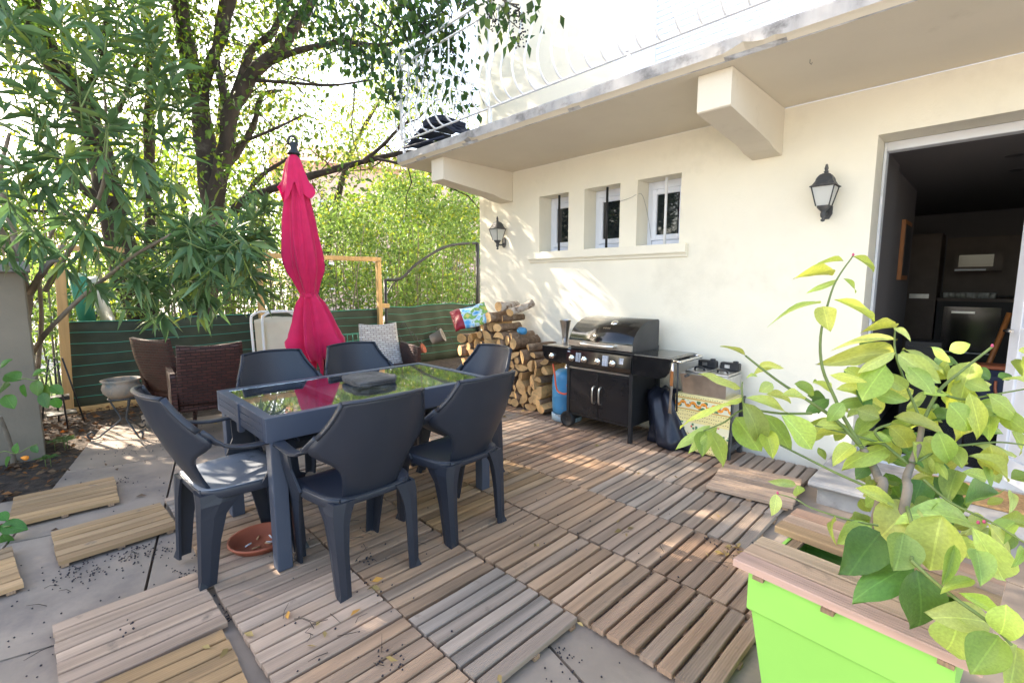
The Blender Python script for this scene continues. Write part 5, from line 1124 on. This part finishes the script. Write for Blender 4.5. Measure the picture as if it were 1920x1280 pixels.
# ------------------------------------------------------------------ hedge behind the fence
hdg = empty('bamboo_hedge', (-9.2, 3.5, -.15), 0, 'tall bright yellow-green hedge behind the green screen fence', 'hedge')
HO = Vector((-9.2, 3.5, -.15)); pos = []
for k in range(150000):
    x, y, z = rr_.uniform(-10.6, -8.0), rr_.uniform(-1.2, 9.5), rr_.uniform(.2, 4.2)
    top = 2.5+.9*mnoise.noise(Vector((y*.55, 3, 0)))+max(0, min(1, (y-3)/3))*1.0-(.9 if y < 1.2 else 0)
    if z > top+.25*mnoise.noise(Vector((x*2, y*2, 7))): continue
    if not noise_mask((x, y, z+20), 1.5, -.10+.12*(z > 1.6)): continue
    if z < .9 and rr_.random() < .35: continue
    pos.append((x-HO.x, y-HO.y, z-HO.z))
leaf_cloud('foliage', pos, .085, 'leaf_tree', tints(len(pos), (.12, .20, .055), .35, .12), hdg, aspect=.5, droop=.1)
m = MB()
for k in range(130):
    x, y = rr_.uniform(-9.6, -8.0), rr_.uniform(-.5, 8.6); h_ = rr_.uniform(1.6, 2.9); lx, ly = rr_.gauss(0, .12), rr_.gauss(0, .15)
    m.tube([(x-HO.x, y-HO.y, 0), (x-HO.x+lx*.4, y-HO.y+ly*.4, h_*.5), (x-HO.x+lx, y-HO.y+ly, h_)], [.014, .011, .005], 5, cap=False)
setp(m.build('stems', 'smooth_bark', hdg, fix=False), kind='stuff')
for (x, y, r_, h_, lb_) in ((-15, 9.5, 3.2, 5.2, 'round light green tree far behind the hedge near the house corner'), (-17, 3.2, 3.4, 5.6, 'light green tree far behind the hedge in the middle'), (-19, -1.8, 2.6, 4.6, 'small light green tree across the street on the left')):
    t = empty('background_tree', (x, y, -.2), 0, lb_, 'tree', 'trees beyond the hedge'); m = MB(); m.tube([(0, 0, 0), (.1, .1, h_*.5), (0, 0, h_*.8)], [.2, .14, .06], 8); m.build('trunk', 'bark', t); pos = []
    for k in range(16000):
        a_ = Vector((rr_.gauss(0, 1), rr_.gauss(0, 1), rr_.gauss(0, 1))).normalized()*r_*rr_.random()**.45; a_.z = a_.z*.75+h_*.62
        if a_.z > .3 and noise_mask(a_+Vector((x, 0, 0)), .9, -.08): pos.append(tuple(a_))
    leaf_cloud('crown', pos, .17, 'leaf_tree', tints(len(pos), (.10, .17, .03), .35, .2), t, aspect=.6)
# ------------------------------------------------------------------ oleander shrub
OL = empty('oleander_shrub', (-4.45, -.17, -.06), 0, 'tall oleander shrub with long narrow leaves and bare grey stems on the left', 'shrub'); OO = Vector((-4.45, -.17, -.06))
def ost(pxs, D, r0, r1, nm_='stem'):
    pts = [P(x, y, D=D[0]+(D[1]-D[0])*i/(len(pxs)-1))-OO for i, (x, y) in enumerate(pxs)]; sp = smoothpath(pts, 4); n = len(sp)
    m = MB(); m.tube(sp, [(r0+(r1-r0)*i/(n-1))*(1+.08*math.sin(i*2.2)) for i in range(n)], 10); m.build(nm_, 'smooth_bark', OL, fix=False)
ost([(46, 930), (58, 830), (62, 740), (48, 660), (46, 600), (52, 545)], (4.45, 4.3), .055, .045, 'trunk')
ost([(50, 550), (30, 490), (0, 430), (-30, 380)], (4.3, 3.6), .032, .02); ost([(50, 550), (28, 450), (12, 390), (0, 330), (18, 250)], (4.3, 3.8), .03, .012)
ost([(56, 550), (80, 510), (105, 480), (118, 462)], (4.3, 4.1), .03, .018); ost([(80, 515), (100, 490), (120, 495)], (4.2, 4.1), .018, .012)
ost([(62, 660), (90, 620), (150, 560), (200, 520), (250, 480), (320, 440)], (4.4, 3.4), .022, .010)
ost([(85, 545), (130, 470), (165, 405), (190, 360), (200, 290), (198, 200), (192, 120)], (4.3, 3.3), .022, .007)
ost([(70, 700), (78, 600), (75, 520), (95, 440), (140, 380)], (4.6, 3.9), .02, .01); ost([(20, 960), (25, 860), (0, 780)], (4.0, 3.6), .025, .012)
ost([(5, 880), (22, 790), (45, 720)], (4.2, 4.3), .02, .015); ost([(30, 905), (33, 845), (35, 790)], (4.5, 4.5), .018, .016)
WH = [(298, 598, 4.0, 1), (345, 510, 3.7, 0), (400, 480, 3.6, 0), (455, 475, 3.7, 0), (320, 440, 3.5, 0), (420, 430, 3.7, 0), (380, 560, 3.9, 1), (270, 520, 3.8, 0), (250, 430, 3.4, 0), (440, 520, 3.8, 1), (300, 385, 3.4, 0), (480, 400, 3.9, 0), (500, 375, 4.0, 0), (465, 440, 3.9, 0), (360, 420, 3.6, 0),
      (190, 130, 3.0, 0), (205, 220, 3.1, 0), (270, 60, 3.1, 0), (300, 190, 3.3, 0), (285, 120, 3.2, 0), (330, 150, 3.3, 0), (250, 300, 3.2, 1), (310, 250, 3.4, 0), (340, 190, 3.4, 0), (280, 340, 3.3, 1), (215, 350, 3.3, 1),
      (25, 290, 2.9, 0), (100, 280, 3.0, 0), (60, 170, 3.0, 0), (20, 120, 3.0, 0), (110, 200, 3.1, 0), (10, 210, 2.9, 0), (80, 350, 3.1, 1), (20, 400, 3.1, 1), (60, 440, 3.2, 1), (130, 420, 3.3, 1), (190, 470, 3.5, 1), (100, 30, 3.0, 0), (180, 20, 3.0, 0), (30, 30, 2.9, 0), (230, 20, 3.1, 0), (150, 90, 3.0, 0), (140, 310, 3.1, 1), (165, 440, 3.3, 1), (225, 410, 3.3, 1), (120, 500, 3.6, 1), (180, 540, 3.8, 1), (20, 340, 3.0, 1), (0, 460, 3.2, 1), (60, 90, 3.0, 0), (200, 70, 3.0, 0), (-10, 60, 2.9, 0), (85, 230, 3.1, 0), (150, 160, 3.1, 0), (50, 300, 3.3, 0), (120, 350, 3.4, 0), (15, 500, 3.6, 1), (240, 180, 3.4, 0), (225, 250, 3.5, 0), (170, 250, 3.5, 0)]
lm_ol = []
for k in range(3):
    m = MB(); V = []; ns = 6
    for i in range(ns+1):
        t = i/ns; w_ = .098*math.sin(math.pi*min(1, t*.93+.05))**.8; zc = -(.10+.10*k)*t*t
        for j in (-1, 0, 1): V.append((t, w_*j, zc+abs(j)*w_*.35))
    m.add(V, [(i*3+j, (i+1)*3+j, (i+1)*3+j+1, i*3+j+1) for i in range(ns) for j in range(2)], True); o = m.build('leaf', 'leaf_oleander_part', fix=False); lm_ol.append(o.data); bpy.data.objects.remove(o)
rest = []; restd = []; rests = []; cnt = 0
sprigs = MB()
def frame_of(d_, upv):
    d_ = d_.normalized(); s_ = upv.cross(d_); s_ = s_.normalized() if s_.length > 1e-4 else d_.orthogonal().normalized(); return d_, s_, d_.cross(s_)
for k in range(22):
    WH.append((rr_.gauss(375, 62), rr_.gauss(500, 48), rr_.uniform(3.3, 4.0), int(rr_.random() < .5)))
WH2 = []
for (x, y, D, dn) in WH:
    WH2.append((x, y, D, dn, True))
    for k in range(2 if x > 230 and y > 360 else 1): WH2.append((x+rr_.gauss(0, 24), y+rr_.gauss(0, 24), D+rr_.uniform(0, .5), dn, False))
for (x, y, D, dn, front) in WH2:
    c = P(x, y, D=D)-OO; axd = Vector((rr_.gauss(.25, .3), rr_.gauss(0, .35), -.55 if dn else .75)).normalized()
    sprigs.tube([c-axd*.24+Vector((rr_.gauss(0, .03), rr_.gauss(0, .03), -.04)), c-axd*.1, c+axd*.02], [.005, .0045, .003], 5, cap=False)
    nl = rr_.randint(9, 13) if front else rr_.randint(7, 11)
    for k in range(nl):
        a_ = 2*math.pi*k/nl*2.6+rr_.uniform(-.3, .3); e1, e2, e3 = frame_of(axd, Vector((.3, .1, 1))); sp_r = rr_.uniform(.5, 1.25)
        d_ = (axd*math.cos(sp_r)+(e2*math.cos(a_)+e3*math.sin(a_))*math.sin(sp_r)); d_.z -= .22; d_.normalize()
        Ln = rr_.uniform(.15, .25); b_ = c-axd*rr_.uniform(0, .10)
        if front and cnt < 296:
            cnt += 1; e1, e2, e3 = frame_of(d_, Vector((rr_.gauss(0, .3), rr_.gauss(0, .3), 1)))
            o = bpy.data.objects.new('leaf', rr_.choice(lm_ol)); C.objects.link(o); o.parent = OL
            o.matrix_local = Matrix(((e1.x*Ln, e2.x*Ln, e3.x*Ln, b_.x), (e1.y*Ln, e2.y*Ln, e3.y*Ln, b_.y), (e1.z*Ln, e2.z*Ln, e3.z*Ln, b_.z), (0, 0, 0, 1)))
            v = rr_.uniform(.7, 1.35); yl = rr_.random() < .12; o.color = (.092*v*(1.6 if yl else 1), .175*v*(1.25 if yl else 1), .075*v, 1)
        else: rest.append(tuple(b_)); restd.append(tuple(d_)); rests.append(Ln)
leaf_cloud('foliage', rest, rests, 'leaf_oleander', tints(len(rest), (.092, .175, .070), .35, .12), OL, aspect=.20, dirs=restd)
setp(sprigs.build('shoots', 'stem_green', OL, fix=False), kind='stuff')
# ------------------------------------------------------------------ rose and small plants in the bed at the left
def round_leaf(name='leaf'):
    m = MB(); V = [(0, 0, 0)]; n_ = 12
    m2 = []
    for i in range(7):
        t = i/6; w_ = .36*math.sin(math.pi*t**.85)**.75 if 0 < t < 1 else 0
        for j in (-1, -.5, 0, .5, 1): m2.append((t, w_*j, abs(j)*w_*.25-.12*t*t+.02*math.sin(j*5+t*7)))
    m.add(m2, [(i*5+j, (i+1)*5+j, (i+1)*5+j+1, i*5+j+1) for i in range(6) for j in range(4)], True); o = m.build(name, 'leaf_lemon', fix=True); d = o.data; bpy.data.objects.remove(o); return d
RL = round_leaf()
def curl_leaf(c1, c2, tw, seed):
    m = MB(); V = []
    for i in range(9):
        t = i/8; w_ = .36*math.sin(math.pi*t**.88)**.78 if 0 < t < 1 else 0
        for j in (-1, -.5, 0, .5, 1):
            y = w_*j; z = abs(j)**1.6*w_*c1-c2*t*t*t+.035*math.sin(t*9+seed+j*2)*abs(j); a = tw*t
            V.append((t-.10*c2*t*t, y*math.cos(a)-z*math.sin(a), z*math.cos(a)+y*math.sin(a)))
    m.add(V, [(i*5+j, (i+1)*5+j, (i+1)*5+j+1, i*5+j+1) for i in range(8) for j in range(4)], True); o = m.build('leaf', 'leaf_lemon', fix=True); d = o.data; bpy.data.objects.remove(o); return d
RLS = [curl_leaf(.45, .18, .3, 1), curl_leaf(.25, .34, -.4, 2), curl_leaf(-.15, .25, .2, 3), curl_leaf(.6, .10, -.2, 4), curl_leaf(.35, .45, .5, 5)]
def put_leaf(parent, O, b_, tip, w_, col, nrm, me=None):
    d_ = tip-b_; Ln = d_.length; e1 = d_/Ln; e2 = nrm.cross(e1); e2 = e2.normalized() if e2.length > 1e-4 else e1.orthogonal().normalized(); e3 = e1.cross(e2); b2 = b_-O; sy = w_/.36
    o = bpy.data.objects.new('leaf', me or RL); C.objects.link(o); o.parent = parent
    o.matrix_local = Matrix(((e1.x*Ln, e2.x*sy, e3.x*Ln, b2.x), (e1.y*Ln, e2.y*sy, e3.y*Ln, b2.y), (e1.z*Ln, e2.z*sy, e3.z*Ln, b2.z), (0, 0, 0, 1))); o.color = (*col, 1); return o
RO = empty('rose_bush', P(-20, 1000, Z=-.06), 0, 'rose shoots with round leaves and one orange bud at the left edge', 'rose'); roO = RO.location.copy()
def rst(pxs, D, r_): m = MB(); m.tube(smoothpath([P(x, y, D=D)-roO for x, y in pxs]), r_, 5, cap=False); m.build('stem', 'stem_green', RO, fix=False)
rst([(-30, 860), (0, 730), (40, 710), (70, 712), (100, 690), (110, 680)], 3.4, .004); rst([(-30, 900), (0, 848), (30, 850), (55, 838), (70, 832)], 3.2, .0035); rst([(-20, 1010), (0, 990), (20, 985)], 2.6, .004)
for (bx, by, tx, ty, w_, D) in ((72, 712, 68, 742, 13, 3.4), (90, 720, 85, 748, 12, 3.4), (95, 722, 118, 738, 9, 3.4), (80, 735, 88, 765, 10, 3.4), (60, 705, 85, 690, 8, 3.4), (40, 712, 5, 700, 14, 3.4), (20, 720, -5, 735, 13, 3.4), (10, 740, 25, 765, 12, 3.4), (45, 720, 45, 745, 9, 3.4), (30, 850, 30, 830, 7, 3.2), (20, 855, 8, 875, 8, 3.2), (60, 835, 70, 848, 6, 3.2), (0, 985, 50, 990, 15, 2.6), (5, 1000, 20, 1030, 12, 2.6), (0, 960, 14, 975, 9, 2.6), (0, 1020, 22, 1042, 10, 2.6), (100, 745, 112, 765, 9, 3.4), (0, 690, 20, 672, 9, 3.4)):
    put_leaf(RO, roO, P(bx, by, D=D), P(tx, ty, D=D+rr_.uniform(-.03, .03)), w_/894*D, (.07*rr_.uniform(.8, 1.3), .18*rr_.uniform(.8, 1.2), .03), Vector((.5, -.4, .8)))
q = P(48, 858, D=3.2)-roO; m = MB(); m.lathe([(0, -.018), (.014, -.012), (.016, .0), (.010, .015), (0, .026)], q, 10, Matrix.Rotation(rad(70), 3, 'X')); m.build('bud', 'orange_bud', RO)
for k in range(7):
    q = P(rr_.uniform(70, 130), rr_.uniform(830, 880), Z=-.07); t = empty('seedling', q, 0, f'small leafy seedling in the dark earth, number {k}', 'seedling', 'seedlings sprouting in the flower bed')
    t['label'] = 'small green seedling sprouting in the dark earth beside the oleander'
    m = MB(); m.tube([(0, 0, 0), (.01, 0, .08)], .003, 4); m.build('stem', 'stem_green', t)
    for j in range(5): a_ = j*1.3+k; put_leaf(t, q, q+Vector((.01, 0, .08)), q+Vector((.01+.07*math.cos(a_), .07*math.sin(a_), .10)), .010, (.08, .17, .04), Vector((0, 0, 1)))
# ------------------------------------------------------------------ lime planter with lemon tree
PR = rad(-4.5); PO = Vector((-.206, 1.663, 0))
pl_ = empty('square_planter', PO, PR, 'tall square lime green plastic planter in the right foreground', 'planter')
m = MB()
def ringbox(mb, r0, z0, r1, z1): mb.lathe([(r0*1.41421, z0), (r1*1.41421, z1)], (0, 0, 0), 4, rz(rad(45)), smooth=False)
m.lathe([(a_*1.41421, z) for a_, z in ((.232, .494), (.232, .380), (.229, .374), (.2215, .372), (.170, -.03), (.16, -.03), (.205, .36), (.222, .40), (.222, .494), (.232, .494))], (0, 0, 0), 4, rz(rad(45)), smooth=False); m.build('body', 'lime', pl_)
m = MB(); m.bb(-.205, .205, -.205, .205, .365, .372); m.build('soil', 'pot_soil', pl_)
ld_ = empty('slatted_lid', PO+Vector((0, 0, .497)), PR, 'grey-brown slatted wooden lid with an opening on top of the green planter', 'planter lid')
def lslat(y, x0, x1, z, tone, wd=1.12):
    o = bpy.data.objects.new('slat', slat_me[int(abs(y)*100) % 6]); C.objects.link(o); o.parent = ld_; o.location = ((x0+x1)/2, y, z); o.scale = ((x1-x0)/.494, wd, 1); c = TONES[tone]; o.color = (*[q*rr_.uniform(.95, 1.1) for q in c], 1); o.rotation_euler = (0, 0, rr_.uniform(-.006, .006)); return o
for y, tn_ in ((-.212, 'pale'), (-.140, 'pale'), (-.068, 'pale'), (.098, 'tan'), (.170, 'pale'), (.240, 'tan')): lslat(y, -.275, .275, .0125, tn_)
for x in (-.20, 0.0, .215):
    o = bpy.data.objects.new('batten', bat_me); C.objects.link(o); o.parent = ld_; o.rotation_euler = (0, 0, math.pi/2); o.scale = (1, 1, .8); o.color = (.30, .2, .12, 1)
    if x == 0.0: o.location = (x-.02, -.165, -.0045); o.scale = (.36, 1, .8)
    else: o.location = (x, 0, -.0045)
LT = empty('lemon_tree', PO+Vector((0, 0, .37)), 0, 'young lemon tree with large yellow-green leaves growing in the lime planter', 'lemon tree'); LO = LT.location.copy()
def zc(u, v): return (1240+u/1.5235, 440+v/1.5235)
def Dl(u, v):
    d = 1.36-.10*(u-600)/500
    if v > 640: d -= .30*min(1, (v-640)/330)
    if u > 800 and v > 900: d -= .06
    return d
def lst(pts, r0, r1, nm_='branch', mt_='stem_green', D=None):
    W_ = [P(*zc(u, v), D=D or Dl(u, v))-LO for u, v in pts]; sp = smoothpath(W_, 4); n = len(sp); m = MB(); m.tube(sp, [r0+(r1-r0)*i/(n-1) for i in range(n)], 8); m.build(nm_, mt_, LT, fix=False)
base = Vector((0, 0, 0))
def lst3(P0, pts, r0, r1, nm_='branch', mt_='stem_green'):
    W_ = [P0]+[P(*zc(u, v), D=Dl(u, v))-LO for u, v in pts]; sp = smoothpath(W_, 4); n = len(sp); m = MB(); m.tube(sp, [r0+(r1-r0)*i/(n-1) for i in range(n)], 9); m.build(nm_, mt_, LT, fix=False)
lst3(Vector((-.02, .02, -.02)), [(628, 745), (622, 700), (600, 650), (575, 610)], .013, .009, 'trunk', 'smooth_bark')
lst3(Vector((.03, -.01, -.02)), [(695, 770), (700, 700), (712, 660), (735, 600), (745, 540)], .012, .007, 'trunk', 'smooth_bark')
for pts, a_, b_ in (([(575, 610), (500, 530), (430, 480), (330, 415), (240, 345)], .006, .003), ([(575, 610), (520, 520), (495, 465), (460, 380), (455, 290), (475, 200), (500, 130), (548, 60)], .006, .002), ([(430, 510), (340, 510), (235, 500), (180, 535), (120, 560)], .004, .002), ([(235, 500), (230, 440), (232, 420)], .003, .002),
                    ([(622, 735), (590, 720), (500, 680), (420, 640), (340, 600)], .0045, .003), ([(620, 830), (530, 812), (430, 780), (385, 755), (335, 740)], .003, .0015), ([(745, 540), (790, 450), (850, 395), (945, 320)], .005, .003), ([(712, 660), (640, 600), (610, 560), (655, 540)], .005, .003), ([(745, 540), (700, 430), (668, 335), (668, 265)], .004, .002),
                    ([(712, 660), (800, 610), (870, 600), (960, 592), (1040, 600)], .004, .002), ([(715, 930), (780, 990), (850, 1045), (940, 1110), (1000, 1170)], .0045, .003), ([(750, 700), (820, 760), (900, 800), (960, 830), (1040, 880)], .004, .002), ([(790, 450), (860, 470), (930, 460), (1040, 440)], .004, .002), ([(640, 600), (560, 575), (500, 560), (440, 545)], .004, .002), ([(700, 770), (720, 850), (715, 930)], .005, .004)):
    lst(pts, a_, b_)
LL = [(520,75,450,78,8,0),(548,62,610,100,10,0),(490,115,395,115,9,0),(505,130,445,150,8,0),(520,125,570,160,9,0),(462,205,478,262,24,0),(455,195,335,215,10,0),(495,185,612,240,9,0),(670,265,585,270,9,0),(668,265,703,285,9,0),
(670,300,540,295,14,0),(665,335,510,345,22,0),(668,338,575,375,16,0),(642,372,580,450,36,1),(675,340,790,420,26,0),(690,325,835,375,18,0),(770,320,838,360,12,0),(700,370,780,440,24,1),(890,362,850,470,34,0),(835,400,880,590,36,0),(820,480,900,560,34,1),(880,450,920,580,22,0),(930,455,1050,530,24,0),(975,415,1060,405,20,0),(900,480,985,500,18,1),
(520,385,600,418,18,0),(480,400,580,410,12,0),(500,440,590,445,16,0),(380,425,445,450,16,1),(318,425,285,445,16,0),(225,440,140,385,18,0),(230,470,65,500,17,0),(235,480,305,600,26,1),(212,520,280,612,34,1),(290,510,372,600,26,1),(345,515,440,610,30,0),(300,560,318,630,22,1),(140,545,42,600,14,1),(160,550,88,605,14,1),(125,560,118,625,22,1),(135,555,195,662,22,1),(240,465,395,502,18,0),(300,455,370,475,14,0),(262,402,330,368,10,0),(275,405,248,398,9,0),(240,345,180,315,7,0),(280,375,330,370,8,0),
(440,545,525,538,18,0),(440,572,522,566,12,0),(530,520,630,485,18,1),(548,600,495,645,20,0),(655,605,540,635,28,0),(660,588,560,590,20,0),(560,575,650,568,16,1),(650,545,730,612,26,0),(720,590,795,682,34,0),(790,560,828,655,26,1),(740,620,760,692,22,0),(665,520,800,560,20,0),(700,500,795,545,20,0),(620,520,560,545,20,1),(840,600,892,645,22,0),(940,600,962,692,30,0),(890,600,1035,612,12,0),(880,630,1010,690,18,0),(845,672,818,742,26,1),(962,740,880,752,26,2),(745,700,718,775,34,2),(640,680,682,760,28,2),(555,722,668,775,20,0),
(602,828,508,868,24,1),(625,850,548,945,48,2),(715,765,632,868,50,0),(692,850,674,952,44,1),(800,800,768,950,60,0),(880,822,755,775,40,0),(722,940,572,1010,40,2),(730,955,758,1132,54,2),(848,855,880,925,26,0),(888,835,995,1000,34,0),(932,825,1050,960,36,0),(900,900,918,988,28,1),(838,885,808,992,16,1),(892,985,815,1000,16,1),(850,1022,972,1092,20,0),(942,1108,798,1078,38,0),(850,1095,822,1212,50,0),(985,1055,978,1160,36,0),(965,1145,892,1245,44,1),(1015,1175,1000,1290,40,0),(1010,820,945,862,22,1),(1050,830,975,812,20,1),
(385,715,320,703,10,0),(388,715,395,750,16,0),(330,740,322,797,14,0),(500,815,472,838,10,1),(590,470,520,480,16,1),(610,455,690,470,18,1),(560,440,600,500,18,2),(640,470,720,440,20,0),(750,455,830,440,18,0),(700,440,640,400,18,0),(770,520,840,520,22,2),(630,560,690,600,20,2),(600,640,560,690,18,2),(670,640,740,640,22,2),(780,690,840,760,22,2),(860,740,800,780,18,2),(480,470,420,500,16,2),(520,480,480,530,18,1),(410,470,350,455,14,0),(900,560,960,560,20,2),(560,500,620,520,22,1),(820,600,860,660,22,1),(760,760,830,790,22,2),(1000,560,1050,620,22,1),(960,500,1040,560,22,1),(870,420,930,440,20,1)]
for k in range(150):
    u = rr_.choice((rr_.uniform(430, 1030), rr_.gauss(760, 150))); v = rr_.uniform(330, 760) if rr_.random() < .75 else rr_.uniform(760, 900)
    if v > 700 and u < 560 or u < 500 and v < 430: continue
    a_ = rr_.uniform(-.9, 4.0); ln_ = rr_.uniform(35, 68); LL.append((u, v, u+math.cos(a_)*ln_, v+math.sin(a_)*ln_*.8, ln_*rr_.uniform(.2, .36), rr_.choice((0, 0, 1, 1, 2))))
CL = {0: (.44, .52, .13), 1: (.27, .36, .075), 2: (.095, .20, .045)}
for i, (a_, b_, c_, d_, w_, tn_) in enumerate(LL):
    D = Dl((a_+c_)/2, (b_+d_)/2)+rr_.uniform(-.05, .05)+(.05 if tn_ == 2 else 0)+(rr_.uniform(.02, .22) if i >= 118 else 0); p0, p1 = P(*zc(a_, b_), D=D+.01), P(*zc(c_, d_), D=D+rr_.uniform(-.05, .03)-.01)
    view = (Vector((0, 0, HC))-p0).normalized(); nrm = (view*1.0+Vector((0, 0, .7))+Vector((rr_.gauss(0, .3), rr_.gauss(0, .3), rr_.gauss(0, .2)))).normalized()
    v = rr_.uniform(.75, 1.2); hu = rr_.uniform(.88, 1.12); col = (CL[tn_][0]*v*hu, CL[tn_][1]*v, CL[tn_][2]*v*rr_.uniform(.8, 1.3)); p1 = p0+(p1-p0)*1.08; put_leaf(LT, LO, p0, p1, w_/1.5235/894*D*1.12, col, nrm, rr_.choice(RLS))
for (u, v) in ((548, 58), (332, 738), (905, 822), (922, 820), (945, 318)):
    m = MB(); q = P(*zc(u, v), D=Dl(u, v)-.02)-LO; m.lathe([(0, -.004), (.003, -.002), (.0034, .001), (.002, .005), (0, .006)], q, 8); m.build('bud', 'pink_bud', LT)
# ------------------------------------------------------------------ litter
def scatter(fn, n): return [fn() for _ in range(n)]
pos = []; dirs = []
for k in range(5200):
    x, y = rr_.uniform(-7.1, -3.6), rr_.uniform(-1.5, 4.4)
    edge = -.05+(x+4.49)*-.232
    inside = y > edge+.0 and x > -6.1
    if inside and rr_.random() > .035: continue
    if x > -4.9 and y > .4 and rr_.random() < .7: continue
    zz_ = -.035 if inside else -.062+.03*mnoise.noise(Vector((x*2.3, y*2.3, 0)))+rr_.uniform(0, .015)
    pos.append((x, y, zz_+.004)); a_ = rr_.uniform(0, 6.28); dirs.append((math.cos(a_), math.sin(a_), rr_.uniform(-.05, .35)))
lt = leaf_cloud('leaf_litter', pos, .06, 'leaf_dry', tints(len(pos), (.12, .070, .038), .55, .2), None, aspect=.5, dirs=dirs)
pts = []
def onz(x, y): return -.030
for (px, py, n_, s_) in ((150, 1070, 150, .07), (262, 1038, 110, .06), (218, 905, 60, .06), (320, 1030, 60, .08), (255, 835, 40, .15), (340, 1085, 70, .06), (120, 1230, 50, .12), (300, 960, 20, .2), (240, 960, 70, .5), (100, 1100, 80, .35), (380, 800, 50, .3), (1060, 1235, 40, .05), (1100, 1245, 12, .1), (410, 1160, 260, .035), (425, 1130, 120, .03), (300, 830, 60, .25), (60, 1180, 30, .2)):
    c = P(px, py, Z=-.03)
    for k in range(n_): pts.append((c.x+rr_.gauss(0, s_), c.y+rr_.gauss(0, s_), -.030))
beads('fallen_berries', [p for p in pts if not (-2.6 < p[0] < -1.6 and p[1] < .44 and p[1] > -.05) and random.random() < .6], .0045, 'berry')
pts = []
for (px, py, n_, s_) in ((730, 1240, 26, .035), (690, 1052, 16, .03), (700, 1100, 10, .03), (850, 1000, 10, .03), (1390, 1035, 20, .06), (1330, 1025, 8, .04), (240, 1175, 8, .03), (900, 960, 14, .3), (620, 1200, 10, .2), (1160, 1010, 12, .3), (700, 1020, 20, .35), (500, 900, 30, .25)):
    c = P(px, py, Z=0)
    for k in range(n_): pts.append((c.x+rr_.gauss(0, s_), c.y+rr_.gauss(0, s_), .006))
beads('deck_berries', pts, .005, 'berry')
pos = []; dirs = []
for (px, py, n_, s_) in ((640, 1180, 4, .1), (1380, 1035, 9, .06), (700, 1095, 3, .05), (1160, 1000, 3, .05), (560, 880, 4, .1), (980, 770, 5, .08), (1330, 1030, 3, .05), (780, 900, 8, .4), (1100, 900, 10, .5), (500, 1150, 4, .15), (900, 1150, 5, .3), (960, 780, 6, .1), (430, 790, 6, .15)):
    c = P(px, py, Z=.006)
    for k in range(n_): pos.append((c.x+rr_.gauss(0, s_), c.y+rr_.gauss(0, s_), .008)); a_ = rr_.uniform(0, 6.28); dirs.append((math.cos(a_), math.sin(a_), .12))
leaf_cloud('fallen_leaves', pos, .045, 'leaf_dry', tints(len(pos), (.34, .24, .09), .5, .1), None, aspect=.45, dirs=dirs)
m = MB()
for k in range(46):
    px, py = rr_.choice(((110, 1110), (230, 1020), (700, 1010), (730, 1230), (1390, 1030), (150, 940), (560, 1180), (80, 1230), (1210, 1010), (620, 1180))); c = P(px+rr_.gauss(0, 30), py+rr_.gauss(0, 20), Z=.006 if px > 400 else -.03); a_ = rr_.uniform(0, 6.28); d_ = Vector((math.cos(a_), math.sin(a_), 0)); Ln = rr_.uniform(.03, .09)
    m.tube([c, c+d_*Ln*.5+Vector((0, 0, .006)), c+d_*Ln+Vector((rr_.gauss(0, .01), rr_.gauss(0, .01), .002))], [.0016, .0013, .0008], 4, cap=False)
setp(m.build('fallen_twigs', 'bark', fix=False), kind='stuff')
